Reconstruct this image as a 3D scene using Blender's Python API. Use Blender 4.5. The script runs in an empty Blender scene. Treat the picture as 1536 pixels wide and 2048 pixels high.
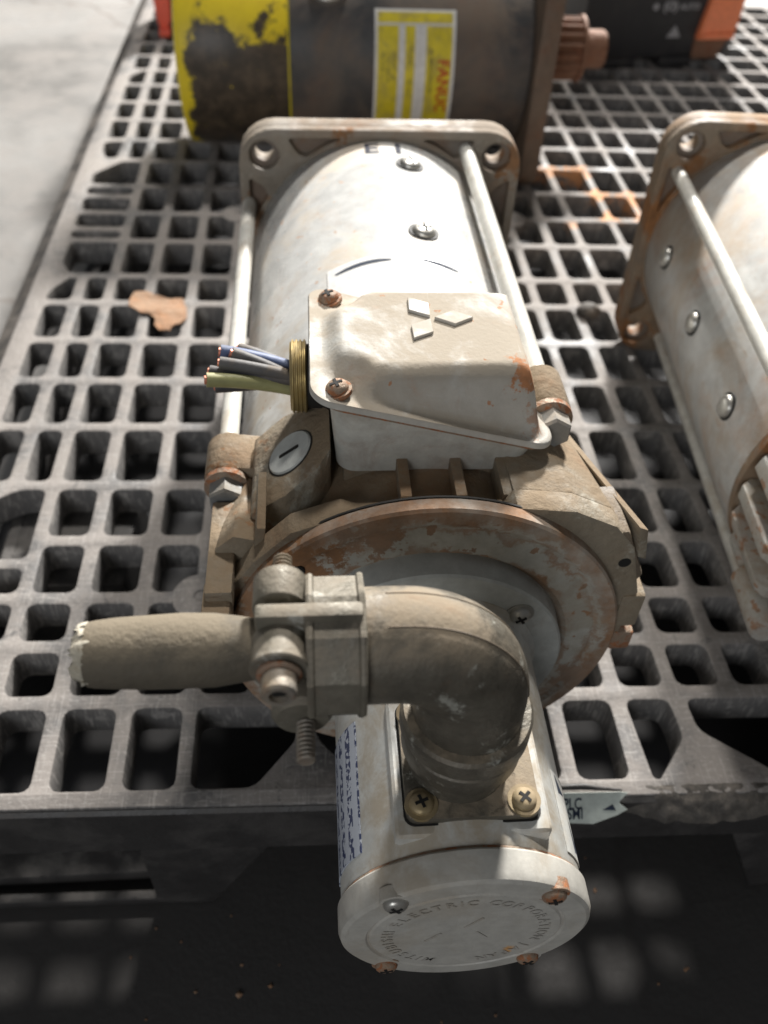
import bpy, bmesh, math, random
from mathutils import Vector, Matrix
import mathutils
random.seed(7)
scene = bpy.context.scene
COL = scene.collection
PI = math.pi

# ------------------------------------------------------------------ camera
cam_d = bpy.data.cameras.new("camera")
cam = bpy.data.objects.new("camera", cam_d)
COL.objects.link(cam)
RX = Vector((0.9969, -0.0681, 0.0406)); UX = Vector((0.0201, 0.7126, 0.7012)); FX = Vector((0.0767, 0.6982, -0.7118))
RX.normalize(); FX = (FX - RX * FX.dot(RX)).normalized(); UX = RX.cross(FX)
m = Matrix.Identity(4)
for i in range(3):
    m[i][0] = RX[i]; m[i][1] = UX[i]; m[i][2] = -FX[i]
m[0][3], m[1][3], m[2][3] = -0.0503, -0.3916, 0.4435
cam.matrix_world = m
cam_d.sensor_fit = 'HORIZONTAL'; cam_d.sensor_width = 36.0
cam_d.lens = 1744.5 / 1536 * 36
cam_d.clip_start = 0.01; cam_d.clip_end = 50
cam_d.dof.use_dof = True; cam_d.dof.focus_distance = 0.345; cam_d.dof.aperture_fstop = 12
scene.camera = cam
# ------------------------------------------------------------------ world + lamps
w = bpy.data.worlds.new("World"); scene.world = w; w.use_nodes = True
w.node_tree.nodes["Background"].inputs[0].default_value = (0.97, 0.98, 1.0, 1)
w.node_tree.nodes["Background"].inputs[1].default_value = 0.09
def area(name, loc, target, size, power, color):
    l = bpy.data.lights.new(name, 'AREA'); l.shape = 'DISK'; l.size = size; l.energy = power; l.color = color
    o = bpy.data.objects.new(name, l); COL.objects.link(o); o.location = loc
    o.rotation_euler = (Vector(target) - Vector(loc)).to_track_quat('-Z', 'Y').to_euler()
    return o
area("high_bay_lamp", (0.45, 2.1, 3.45), (0, 0, 0.1), 0.42, 92, (1.0, 0.955, 0.90))
area("far_bay_lamp", (1.30, 3.95, 2.58), (0, 0, 0.1), 0.50, 600, (1.0, 0.97, 0.93))
area("front_fill_lamp", (-1.3, -3.2, 1.75), (0, 0, 0.1), 1.4, 34, (0.95, 0.97, 1.0))  # added fill, placed low to light front faces more than the deck
scene.view_settings.view_transform = 'Standard'; scene.view_settings.look = 'None'
scene.view_settings.exposure = 0; scene.view_settings.gamma = 1

# ------------------------------------------------------------------ materials
def nt_new(name):
    mt = bpy.data.materials.new(name); mt.use_nodes = True
    nt = mt.node_tree; b = nt.nodes["Principled BSDF"]
    return mt, nt, b
def N(nt, typ, **kw):
    n = nt.nodes.new(typ)
    for k, v in kw.items(): setattr(n, k, v)
    return n
def noise(nt, co, scale, detail=6, rough=0.6, dist=0.0):
    n = N(nt, 'ShaderNodeTexNoise'); n.inputs['Scale'].default_value = scale
    n.inputs['Detail'].default_value = detail; n.inputs['Roughness'].default_value = rough
    n.inputs['Distortion'].default_value = dist
    nt.links.new(co, n.inputs['Vector']); return n.outputs['Fac']
def mrange(nt, v, a, b, c=0.0, d=1.0, smooth=True):
    n = N(nt, 'ShaderNodeMapRange'); n.interpolation_type = 'SMOOTHSTEP' if smooth else 'LINEAR'
    for k, x in zip(('From Min', 'From Max', 'To Min', 'To Max'), (a, b, c, d)): n.inputs[k].default_value = x
    nt.links.new(v, n.inputs['Value']); return n.outputs['Result']
def mth(nt, op, a, b=None, clamp=False):
    n = N(nt, 'ShaderNodeMath', operation=op); n.use_clamp = clamp
    for i, x in enumerate((a, b)):
        if x is None: continue
        if isinstance(x, (int, float)): n.inputs[i].default_value = x
        else: nt.links.new(x, n.inputs[i])
    return n.outputs[0]
def mixc(nt, f, a, b, typ='MIX'):
    n = N(nt, 'ShaderNodeMix', data_type='RGBA', blend_type=typ)
    for i, x in ((0, f), (6, a), (7, b)):
        if isinstance(x, (int, float)): n.inputs[i].default_value = x
        elif isinstance(x, tuple): n.inputs[i].default_value = (*x, 1) if len(x) == 3 else x
        else: nt.links.new(x, n.inputs[i])
    return n.outputs[2]

def surf(name, base, rough=0.5, metal=0.0, dust=(0.33, 0.26, 0.18), dust_amt=0.5, dust_up=0.6, dust_scale=30,
         rust_amt=0.0, rust_scale=40, rust=(0.28, 0.10, 0.03), spots=0.0, bump=0.15, bump_scale=400, radial=None,
         rust_box=None, spec=0.5, var=0.2, dlo=-0.1, dhi=0.85, scuff=None, grime=None, second=None, second_amt=0.0, second_scale=50, smear=None):
    mt, nt, b = nt_new(name)
    tc = N(nt, 'ShaderNodeTexCoord').outputs['Object']
    col = base
    vn = noise(nt, tc, 90, 5, 0.7)
    vv = mrange(nt, vn, 0.25, 0.75, 1 - var, 1 + var, False)
    comb = N(nt, 'ShaderNodeCombineColor')
    for i in range(3): nt.links.new(vv, comb.inputs[i])
    col = mixc(nt, 1.0, base, comb.outputs[0], 'MULTIPLY')
    rgh = rough
    if second:
        sf = mrange(nt, noise(nt, tc, second_scale, 7, 0.7, 0.3), 0.62 - second_amt * 0.4, 0.70 - second_amt * 0.4)
        col = mixc(nt, sf, col, second)
    # settled dust
    up = N(nt, 'ShaderNodeNewGeometry').outputs['Normal']
    sx = N(nt, 'ShaderNodeSeparateXYZ'); nt.links.new(up, sx.inputs[0])
    upf = mrange(nt, sx.outputs[2], dlo, dhi, 1 - dust_up, 1.0)
    dn = mrange(nt, noise(nt, tc, dust_scale, 8, 0.68, 0.4), 0.62 - dust_amt * 0.42, 0.78 - dust_amt * 0.30)
    df = mth(nt, 'MULTIPLY', mth(nt, 'MULTIPLY', upf, dn), min(1.0, dust_amt + 0.25), True)
    col = mixc(nt, df, col, dust)
    if grime:
        gcol, gamt = grime
        gf = mrange(nt, noise(nt, tc, 48, 10, 0.78, 0.8), 0.66 - gamt * 0.3, 0.74 - gamt * 0.25)
        col = mixc(nt, mth(nt, 'MULTIPLY', gf, 0.75), col, gcol)
    if scuff:
        sc_col, sc_amt = scuff
        for scl in ((900, 40, 60), (45, 800, 60), (300, 420, 60)):
            mp = N(nt, 'ShaderNodeMapping'); nt.links.new(tc, mp.inputs[0]); mp.inputs['Scale'].default_value = scl; mp.inputs['Rotation'].default_value = (0, 0, 0.25)
            sf2 = mrange(nt, noise(nt, mp.outputs[0], 1.0, 4, 0.6), 0.70 - sc_amt * 0.15, 0.74 - sc_amt * 0.12)
            col = mixc(nt, mth(nt, 'MULTIPLY', sf2, 0.40), col, sc_col)
    rustf = None
    def addr(f):
        nonlocal rustf
        rustf = f if rustf is None else mth(nt, 'MAXIMUM', rustf, f)
    if rust_amt > 0:
        rn = noise(nt, tc, rust_scale, 10, 0.74, 0.6)
        addr(mrange(nt, rn, 0.74 - rust_amt * 0.33, 0.80 - rust_amt * 0.31))
        addr(mth(nt, 'MULTIPLY', mrange(nt, rn, 0.58 - rust_amt * 0.30, 0.80 - rust_amt * 0.3), 0.35))
    if spots > 0:
        addr(mth(nt, 'MULTIPLY', mrange(nt, noise(nt, tc, 150, 3, 0.5), 0.72 - 0.1 * spots, 0.76 - 0.1 * spots), 0.8))
    if radial:
        cx, cz, bands = radial
        s2 = N(nt, 'ShaderNodeSeparateXYZ'); nt.links.new(tc, s2.inputs[0])
        dx = mth(nt, 'SUBTRACT', s2.outputs[0], cx); dz = mth(nt, 'SUBTRACT', s2.outputs[2], cz)
        r = mth(nt, 'SQRT', mth(nt, 'ADD', mth(nt, 'MULTIPLY', dx, dx), mth(nt, 'MULTIPLY', dz, dz)))
        wob = mrange(nt, noise(nt, tc, 55, 8, 0.7), 0.2, 0.8, -0.010, 0.010, False)
        r = mth(nt, 'ADD', r, wob)
        for r0, r1, wd, st in bands:
            f = mth(nt, 'MULTIPLY', mrange(nt, r, r0 - wd, r0 + wd), mrange(nt, r, r1 + wd, r1 - wd))
            f = mth(nt, 'MULTIPLY', f, mrange(nt, noise(nt, tc, 35, 7, 0.7), 0.25, 0.7, 0.25 * st, st))
            addr(f)
    if rust_box:
        for (c, rad, st) in rust_box:
            vs = N(nt, 'ShaderNodeVectorMath', operation='DISTANCE'); nt.links.new(tc, vs.inputs[0]); vs.inputs[1].default_value = c
            d = mth(nt, 'ADD', vs.outputs['Value'], mrange(nt, noise(nt, tc, 110, 8, 0.75), 0.2, 0.8, -rad * 1.3, rad * 1.3, False))
            addr(mth(nt, 'MULTIPLY', mrange(nt, d, rad * 0.85, rad * 0.45), st))
    if rustf is not None:
        rc = mixc(nt, mrange(nt, noise(nt, tc, 120, 6, 0.7), 0.3, 0.7), rust, tuple(min(1, c * q) for c, q in zip(rust, (1.65, 1.6, 1.5))))
        col = mixc(nt, mth(nt, 'MULTIPLY', rustf, 0.9, True), col, rc)
        allf = mth(nt, 'MAXIMUM', df, rustf)
    else: allf = df
    nt.links.new(col, b.inputs['Base Color'])
    rr = mrange(nt, allf, 0, 1, rough, 0.9, False); nt.links.new(rr, b.inputs['Roughness'])
    if metal > 0:
        nt.links.new(mrange(nt, allf, 0, 1, metal, 0.0, False), b.inputs['Metallic'])
    b.inputs['Specular IOR Level'].default_value = spec
    bn = N(nt, 'ShaderNodeBump'); bn.inputs['Strength'].default_value = bump; bn.inputs['Distance'].default_value = 0.002
    hn = mth(nt, 'ADD', noise(nt, tc, bump_scale, 4, 0.6), mth(nt, 'MULTIPLY', noise(nt, tc, 60, 6, 0.6), 1.2))
    nt.links.new(hn, bn.inputs['Height']); nt.links.new(bn.outputs[0], b.inputs['Normal'])
    return mt
def plain(name, base, rough=0.5, metal=0.0, emit=None):
    mt, nt, b = nt_new(name)
    tc = N(nt, 'ShaderNodeTexCoord').outputs['Object']
    f = mrange(nt, noise(nt, tc, 160, 6, 0.7), 0.25, 0.75, 0.78, 1.15, False)
    comb = N(nt, 'ShaderNodeCombineColor')
    for i in range(3): nt.links.new(f, comb.inputs[i])
    nt.links.new(mixc(nt, 1.0, base, comb.outputs[0], 'MULTIPLY'), b.inputs['Base Color'])
    b.inputs['Roughness'].default_value = rough; b.inputs['Metallic'].default_value = metal
    return mt
TAN = (0.245, 0.184, 0.118)
RUST = (0.19, 0.078, 0.026)
M = {}
M['body'] = surf('body_paint', (0.55, 0.555, 0.54), 0.27, scuff=((0.42, 0.36, 0.28), 0.1), grime=((0.36, 0.27, 0.17), 0.13), dust=(0.42, 0.34, 0.24), dust_amt=0.40, dust_up=0.2, dust_scale=22, rust=(0.28, 0.135, 0.05), rust_amt=0.16, rust_scale=28, spots=0.5, bump=0.05)
M['body_worn'] = surf('worn_body_paint', (0.50, 0.505, 0.49), 0.32, scuff=((0.36, 0.24, 0.14), 0.25), dust=(0.40, 0.29, 0.18), dust_amt=0.45, dust_up=0.3, dust_scale=16, rust=(0.28, 0.13, 0.05), rust_amt=0.42, rust_scale=18, bump=0.06)
M['housing'] = surf('dusty_housing_paint', (0.26, 0.225, 0.17), 0.5, dlo=0.1, second=(0.43, 0.42, 0.36), second_amt=0.22, second_scale=20, dust=TAN, dust_amt=0.78, dust_up=0.7, dust_scale=26, grime=((0.12, 0.085, 0.055), 0.18), rust=(0.175, 0.078, 0.025), rust_amt=0.34, rust_scale=24, bump=0.45, bump_scale=260,
    rust_box=[((-0.095, -0.078, 0.146), 0.014, 0.9), ((-0.092, -0.095, 0.140), 0.012, 0.8), ((-0.075, -0.112, 0.150), 0.012, 0.6), ((0.100, -0.13, 0.09), 0.012, 0.9), ((-0.085, -0.137, 0.135), 0.012, 0.6), ((-0.078, -0.07, 0.165), 0.008, 0.6), ((0.0, -0.12, 0.172), 0.03, 0.35)])
M['flange'] = surf('flange_paint', (0.25, 0.22, 0.18), 0.5, dlo=0.1, second=(0.42, 0.40, 0.35), second_amt=0.10, second_scale=26, dust=(0.23, 0.18, 0.128), dust_amt=0.6, dust_scale=24, grime=((0.14, 0.10, 0.07), 0.15), rust=(0.165, 0.075, 0.026), rust_amt=0.45, rust_scale=20, bump=0.3,
                   rust_box=[((0.098, 0.22, 0.18), 0.02, 0.9), ((-0.095, 0.216, 0.14), 0.02, 0.8)])
M['flange_rusty'] = surf('rusty_flange_paint', (0.20, 0.165, 0.125), 0.55, second=(0.44, 0.42, 0.37), second_amt=0.15, second_scale=22, dust=(0.33, 0.22, 0.12), dust_amt=0.6, dust_scale=22, rust=(0.185, 0.080, 0.026), rust_amt=0.72, rust_scale=16, bump=0.3)
M['flange_web'] = surf('flange_web_paint', (0.20, 0.18, 0.155), 0.6, dust=(0.20, 0.14, 0.10), dust_amt=0.6, dust_up=0.1, rust=(0.16, 0.08, 0.04), rust_amt=0.3, bump=0.3)
M['fin'] = surf('finned_casting_paint', (0.42, 0.415, 0.38), 0.45, dust=(0.28, 0.21, 0.13), dust_amt=0.45, rust=(0.21, 0.088, 0.028), rust_amt=0.52, rust_scale=45, spots=1.2, bump=0.2)
M['grimy'] = surf('oily_grime', (0.15, 0.12, 0.088), 0.55, dust=(0.24, 0.185, 0.125), dust_amt=0.6, dust_up=0.8, bump=0.4)
M['disc'] = surf('disc_paint', (0.45, 0.445, 0.40), 0.42, dust=(0.30, 0.25, 0.18), dust_amt=0.4, dust_up=0.2, rust=(0.195, 0.088, 0.030), rust_amt=0.02, rust_scale=45, bump=0.14, spots=0.9, grime=((0.20, 0.14, 0.08), 0.10),
                 radial=(0.0, 0.1, [(0.0855, 0.2, 0.003, 1.0), (0.063, 0.0695, 0.002, 0.9), (0.0795, 0.083, 0.002, 0.9)]),
                 rust_box=[((-0.058, -0.145, 0.160), 0.026, 1.0), ((-0.03, -0.145, 0.178), 0.02, 0.8), ((-0.078, -0.145, 0.135), 0.02, 0.9), ((0.08, -0.145, 0.07), 0.02, 0.7)])
M['plate_in'] = surf('inner_plate_paint', (0.50, 0.52, 0.50), 0.35, dust=TAN, dust_amt=0.2, dust_up=0.4, rust=RUST, rust_amt=0.06, bump=0.05)
M['rod'] = surf('rod_paint', (0.62, 0.61, 0.56), 0.35, dust=(0.42, 0.34, 0.24), dust_amt=0.35, rust=RUST, rust_amt=0.16, rust_scale=60, bump=0.1)
M['dull'] = surf('dull_corroded_steel', (0.26, 0.24, 0.21), 0.5, metal=0.5, dust=(0.33, 0.27, 0.19), dust_amt=0.6, rust=RUST, rust_amt=0.4, rust_scale=200, bump=0.3)
M['dullbrass'] = surf('tarnished_brass', (0.36, 0.28, 0.15), 0.4, metal=0.6, dust=(0.33, 0.26, 0.17), dust_amt=0.6, bump=0.1)
M['steel'] = surf('zinc_steel', (0.55, 0.54, 0.50), 0.35, metal=0.8, dust=TAN, dust_amt=0.3, rust=RUST, rust_amt=0.12, rust_scale=140, bump=0.08)
M['rusty'] = surf('rusty_steel', (0.30, 0.24, 0.18), 0.6, metal=0.3, dust=TAN, dust_amt=0.3, rust=(0.24, 0.09, 0.035), rust_amt=0.75, rust_scale=160, bump=0.4)
M['gear'] = surf('rusted_gear_steel', (0.22, 0.12, 0.075), 0.7, metal=0.2, dust=(0.28, 0.165, 0.105), dust_amt=0.35, rust=(0.14, 0.062, 0.036), rust_amt=0.7, rust_scale=90, bump=0.3)
M['bolt_face'] = surf('bolt_head_steel', (0.24, 0.25, 0.25), 0.5, metal=0.4, dust=(0.40, 0.34, 0.26), dust_amt=0.55, dust_up=0.95, bump=0.1)
M['brass'] = surf('brass', (0.50, 0.38, 0.16), 0.33, metal=0.85, dust=(0.20, 0.16, 0.09), dust_amt=0.55, dust_up=0.3, bump=0.05)
M['lid'] = surf('lid_paint', (0.50, 0.50, 0.47), 0.38, scuff=((0.50, 0.48, 0.44), 0.1), grime=((0.27, 0.20, 0.12), 0.05), dust=(0.39, 0.34, 0.27), dust_amt=0.8, dust_up=0.85, dust_scale=20, rust=(0.30, 0.115, 0.035), rust_amt=0.08, rust_scale=40, spots=0.35, bump=0.14,
                rust_box=[((0.042, -0.092, 0.218), 0.011, 0.95), ((0.046, -0.086, 0.217), 0.012, 0.8), ((0.050, -0.098, 0.203), 0.012, 0.55), ((-0.043, -0.030, 0.219), 0.006, 0.7), ((-0.0405, -0.1, 0.219), 0.006, 0.7)])
M['emblem'] = surf('emblem_paint', (0.56, 0.55, 0.51), 0.42, dust=(0.45, 0.40, 0.33), dust_amt=0.6, bump=0.08)
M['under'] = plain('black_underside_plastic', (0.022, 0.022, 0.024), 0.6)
M['box'] = surf('box_paint', (0.50, 0.50, 0.46), 0.36, dust=TAN, dust_amt=0.3, dust_up=0.4, rust=(0.18, 0.065, 0.02), rust_amt=0.30, rust_scale=50, bump=0.12)
M['encoder'] = surf('encoder_paint', (0.57, 0.575, 0.545), 0.28, scuff=((0.40, 0.33, 0.24), 0.15), grime=((0.33, 0.26, 0.17), 0.08), dust=(0.38, 0.31, 0.215), dust_amt=0.55, dust_up=0.8, dust_scale=35, rust=(0.3, 0.14, 0.06), rust_amt=0.03, bump=0.05)
M['cap'] = surf('cap_paint', (0.50, 0.485, 0.44), 0.38, scuff=((0.36, 0.32, 0.26), 0.12), grime=((0.28, 0.22, 0.15), 0.04), dust=(0.36, 0.30, 0.22), dust_amt=0.45, dust_up=0.5, rust=(0.45, 0.22, 0.05), rust_amt=0.0, bump=0.06,
                rust_box=[((0.021, -0.277, 0.0785), 0.0045, 0.9)])
M['emboss'] = surf('embossed_letter_paint', (0.47, 0.45, 0.41), 0.5, dust=(0.36, 0.32, 0.26), dust_amt=0.6, dust_up=0.0, bump=0.05)
M['conn'] = surf('connector_metal', dlo=0.35, dhi=0.95, var=0.45, grime=((0.05, 0.043, 0.032), 0.25), base=(0.115, 0.105, 0.084), rough=0.42, metal=0.35, dust=(0.31, 0.25, 0.175), dust_amt=0.62, dust_up=0.93, dust_scale=40, rust=(0.22, 0.12, 0.06), rust_amt=0.12, bump=0.22, second=(0.42, 0.42, 0.37), second_amt=0.10, second_scale=75)
M['clamp'] = surf('clamp_metal', var=0.35, grime=((0.06, 0.05, 0.036), 0.2), dlo=0.2, dhi=0.95, base=(0.165, 0.152, 0.120), rough=0.45, metal=0.3, dust=(0.28, 0.24, 0.185), dust_amt=0.62, dust_up=0.85, dust_scale=40, rust=(0.26, 0.13, 0.06), rust_amt=0.16, bump=0.25, second=(0.45, 0.45, 0.41), second_amt=0.08, second_scale=60)
M['rubber'] = surf('dusty_rubber', dlo=0.1, dhi=0.98, base=(0.105, 0.090, 0.066), rough=0.7, grime=((0.085, 0.070, 0.048), 0.22), dust=(0.215, 0.180, 0.128), dust_amt=0.68, dust_up=0.92, dust_scale=45, bump=0.32, bump_scale=520)
M['gasket'] = plain('black_gasket', (0.018, 0.017, 0.015), 0.7)
M['dark'] = plain('recess_shade_black', (0.012, 0.011, 0.010), 0.8)  # black that stands in for shade inside holes, slots and screw recesses
M['foam'] = surf('cut_cable_filler', (0.62, 0.58, 0.48), 0.8, dust=(0.40, 0.33, 0.22), dust_amt=0.5, bump=0.6, bump_scale=500)
M['pallet'] = surf('dusty_pallet_plastic', (0.105, 0.105, 0.105), 0.5, scuff=((0.42, 0.40, 0.375), 0.9), grime=((0.075, 0.075, 0.075), 0.30), dust=(0.262, 0.240, 0.222), dust_amt=0.72, dust_up=0.78, dust_scale=14, rust=(0.50, 0.24, 0.10), bump=0.25, bump_scale=300, var=0.12,
                   rust_box=[((0.205, 0.60, 0), 0.025, 0.85), ((0.262, 0.60, 0), 0.025, 0.9), ((0.275, 0.54, 0), 0.02, 0.8), ((0.235, 0.60, 0), 0.02, 0.8), ((0.276, 0.49, 0), 0.018, 0.8), ((0.312, 0.53, 0), 0.025, 0.8), ((0.312, 0.49, 0), 0.02, 0.7), ((0.232, 0.47, 0), 0.012, 0.6)])
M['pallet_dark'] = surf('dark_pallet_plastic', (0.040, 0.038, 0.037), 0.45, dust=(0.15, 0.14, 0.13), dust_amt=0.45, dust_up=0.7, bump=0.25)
M['rim'] = surf('shade_toned_rim_plastic', (0.055, 0.052, 0.048), 0.5, dust=(0.14, 0.122, 0.105), dust_amt=0.5, dust_up=0.5, bump=0.2)  # darker than the deck, standing in for shade on the turned-away slope
M['rough'] = surf('chewed_pallet_plastic', (0.075, 0.068, 0.06), 0.7, dust=(0.17, 0.15, 0.128), dust_amt=0.5, dust_up=0.5, dust_scale=90, bump=0.9, bump_scale=160)
M['yellow'] = surf('chipped_yellow_paint', (0.78, 0.60, 0.02), 0.35, dust=(0.5, 0.42, 0.1), dust_amt=0.1, second=(0.06, 0.045, 0.03), second_amt=0.0, bump=0.06)
M['blackpaint'] = surf('black_motor_paint', (0.05, 0.051, 0.053), 0.38, dust=(0.20, 0.155, 0.115), dust_amt=0.55, dust_up=0.4, dust_scale=10, rust=(0.13, 0.06, 0.035), rust_amt=0.30, rust_scale=9, bump=0.1)
M['brownflange'] = surf('brown_flange', (0.13, 0.095, 0.07), 0.6, dust=(0.22, 0.165, 0.12), dust_amt=0.5, rust=(0.15, 0.065, 0.035), rust_amt=0.4, bump=0.2)
M['white'] = plain('white_label', (0.78, 0.78, 0.76), 0.3)
M['paleplate'] = plain('pale_green_sticker', (0.55, 0.60, 0.55), 0.45)
M['ylabel'] = surf('yellow_label', (0.72, 0.60, 0.03), 0.35, dust=(0.35, 0.28, 0.10), dust_amt=0.45, dust_up=0.2, dust_scale=60, bump=0.02)
M['red'] = plain('red_ink', (0.55, 0.07, 0.02), 0.4)
M['ink'] = plain('blue_black_ink', (0.02, 0.03, 0.055), 0.85)
M['marker'] = plain('marker_ink', (0.03, 0.033, 0.05), 0.9)
M['orange'] = plain('orange_plastic', (0.98, 0.29, 0.13), 0.35)
M['redorange'] = plain('red_orange_plastic', (0.95, 0.15, 0.09), 0.4)
M['case'] = surf('black_case_plastic', (0.022, 0.022, 0.024), 0.45, dust=(0.09, 0.08, 0.07), dust_amt=0.3, bump=0.15)
M['printgrey'] = plain('grey_print', (0.35, 0.35, 0.36), 0.5)
M['leaf'] = surf('dry_leaf', (0.29, 0.165, 0.09), 0.8, dust=(0.36, 0.25, 0.17), dust_amt=0.45, grime=((0.17, 0.085, 0.04), 0.2), rust=(0.33, 0.12, 0.03), rust_amt=0.35, rust_scale=90, bump=0.8, bump_scale=220)
M['wg'] = surf('grey_wire', (0.10, 0.097, 0.097), 0.6, dust=TAN, dust_amt=0.4, bump=0.1)
M['wb'] = surf('blue_wire', (0.07, 0.11, 0.24), 0.55, dust=(0.24, 0.25, 0.28), dust_amt=0.35, bump=0.1)
M['wy'] = surf('yellow_green_wire', (0.34, 0.33, 0.15), 0.5, dust=(0.30, 0.28, 0.14), dust_amt=0.4, bump=0.1)
M['wk'] = surf('dark_wire', (0.045, 0.045, 0.052), 0.5, dust=(0.25, 0.21, 0.17), dust_amt=0.45, bump=0.15)
M['copper'] = plain('copper', (0.75, 0.30, 0.20), 0.4, 0.4)

def yellow_chip():
    mt, nt, b = nt_new('yellow_paint_worn_to_black')
    tc = N(nt, 'ShaderNodeTexCoord').outputs['Object']
    s = N(nt, 'ShaderNodeSeparateXYZ'); nt.links.new(tc, s.inputs[0])
    nz = mrange(nt, noise(nt, tc, 22, 8, 0.65), 0.2, 0.8, -0.048, 0.048, False)
    # worn band: low on the curved side, away from the end lip
    zz = mth(nt, 'ADD', s.outputs[2], nz)
    yy = mth(nt, 'ADD', s.outputs[1], mth(nt, 'MULTIPLY', nz, 0.5))
    f = mth(nt, 'MULTIPLY', mrange(nt, zz, 0.158, 0.148), mrange(nt, yy, -0.174, -0.168))
    nz2 = mrange(nt, noise(nt, tc, 75, 6, 0.7), 0.66, 0.69)
    f = mth(nt, 'MULTIPLY', f, mth(nt, 'SUBTRACT', 1.0, nz2), True)
    dk = mixc(nt, mrange(nt, noise(nt, tc, 60, 7, 0.7), 0.35, 0.7), (0.045, 0.036, 0.026), (0.12, 0.09, 0.06))
    yl = mixc(nt, mrange(nt, noise(nt, tc, 60, 7, 0.7), 0.4, 0.75), (0.90, 0.70, 0.03), (0.80, 0.60, 0.03))
    nt.links.new(mixc(nt, f, yl, dk), b.inputs['Base Color']); b.inputs['Roughness'].default_value = 0.42
    return mt
M['yellow_worn'] = yellow_chip()
def print_mat(name, paper, ink, sc, thr):
    mt, nt, b = nt_new(name)
    tc = N(nt, 'ShaderNodeTexCoord').outputs['Object']
    mp = N(nt, 'ShaderNodeMapping'); nt.links.new(tc, mp.inputs[0]); mp.inputs['Scale'].default_value = sc
    v = noise(nt, mp.outputs[0], 1.0, 2, 0.5)
    s = N(nt, 'ShaderNodeSeparateXYZ'); nt.links.new(tc, s.inputs[0])
    ln = mth(nt, 'SINE', mth(nt, 'MULTIPLY', s.outputs[2], 900.0))
    f = mth(nt, 'MULTIPLY', mrange(nt, v, thr, thr + 0.05), mrange(nt, ln, -0.3, 0.1), True)
    nt.links.new(mixc(nt, f, paper, ink), b.inputs['Base Color']); b.inputs['Roughness'].default_value = 0.4
    return mt
M['warnprint'] = print_mat('blue_print_label', (0.44, 0.48, 0.55), (0.03, 0.045, 0.12), (500, 420, 500), 0.48)
def floor_mat():
    mt, nt, b = nt_new('stained_concrete')
    tc = N(nt, 'ShaderNodeTexCoord').outputs['Object']
    a = noise(nt, tc, 2.2, 8, 0.62, 0.4); c = noise(nt, tc, 14, 8, 0.7)
    col = mixc(nt, mrange(nt, a, 0.3, 0.7), (0.16, 0.155, 0.147), (0.31, 0.303, 0.292))
    col = mixc(nt, mrange(nt, c, 0.40, 0.66, 0, 0.7), col, (0.23, 0.215, 0.20))
    vo = N(nt, 'ShaderNodeTexVoronoi', feature='DISTANCE_TO_EDGE'); vo.inputs['Scale'].default_value = 0.8
    vm = N(nt, 'ShaderNodeVectorMath', operation='ADD'); nt.links.new(tc, vm.inputs[0])
    nz3 = N(nt, 'ShaderNodeTexNoise'); nz3.inputs['Scale'].default_value = 9; nt.links.new(tc, nz3.inputs['Vector'])
    vsc = N(nt, 'ShaderNodeVectorMath', operation='SCALE'); nt.links.new(nz3.outputs['Color'], vsc.inputs[0]); vsc.inputs['Scale'].default_value = 0.16
    nt.links.new(vsc.outputs[0], vm.inputs[1]); nt.links.new(vm.outputs[0], vo.inputs['Vector'])
    col = mixc(nt, mrange(nt, vo.outputs['Distance'], 0.006, 0.002, 0, 0.6), col, (0.15, 0.13, 0.115))
    col = mixc(nt, mrange(nt, noise(nt, tc, 45, 8, 0.75), 0.62, 0.68, 0, 0.7), col, (0.16, 0.13, 0.11))
    # slab colour turns much darker towards and beyond the pallet front
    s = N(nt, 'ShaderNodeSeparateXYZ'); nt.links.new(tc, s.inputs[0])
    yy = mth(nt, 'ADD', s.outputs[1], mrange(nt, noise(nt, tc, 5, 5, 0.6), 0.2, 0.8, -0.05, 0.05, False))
    front_dark = mrange(nt, yy, 0.06, -0.04, 0, 0.93)
    col = mixc(nt, front_dark, col, (0.027, 0.025, 0.024))
    nt.links.new(col, b.inputs['Base Color'])
    nt.links.new(mrange(nt, c, 0.3, 0.7, 0.45, 0.75), b.inputs['Roughness'])
    bn = N(nt, 'ShaderNodeBump'); bn.inputs['Strength'].default_value = 0.25; bn.inputs['Distance'].default_value = 0.003
    nt.links.new(noise(nt, tc, 120, 6, 0.7), bn.inputs['Height']); nt.links.new(bn.outputs[0], b.inputs['Normal'])
    return mt
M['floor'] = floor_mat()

# ------------------------------------------------------------------ mesh helpers
def link(o, parent=None):
    COL.objects.link(o)
    if parent is not None: o.parent = parent
    return o
def from_data(name, vs, fs, mat, parent=None, ang=35):
    me = bpy.data.meshes.new(name); me.from_pydata([tuple(v) for v in vs], [], fs); me.validate(); me.update()
    return fin(name, me, mat, parent, ang)
def fin(name, me, mat, parent, ang=35):
    if ang:
        for p in me.polygons: p.use_smooth = True
        me.set_sharp_from_angle(angle=math.radians(ang))
    me.materials.clear(); me.materials.append(M[mat] if isinstance(mat, str) else mat)
    return link(bpy.data.objects.new(name, me), parent)
def bm_obj(name, bm, mat, parent=None, ang=35):
    bmesh.ops.recalc_face_normals(bm, faces=bm.faces)
    me = bpy.data.meshes.new(name); bm.to_mesh(me); bm.free()
    return fin(name, me, mat, parent, ang)
def thing(name, label, cat, loc=(0, 0, 0), rotz=0, group=None):
    o = bpy.data.objects.new(name, None); COL.objects.link(o); o.empty_display_size = 0.05
    o.location = loc; o.rotation_euler = (0, 0, rotz); o['label'] = label; o['category'] = cat
    if group: o['group'] = group
    return o
def tag(o, label, cat, group=None):
    o['label'] = label; o['category'] = cat
    if group: o['group'] = group
    return o
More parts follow.
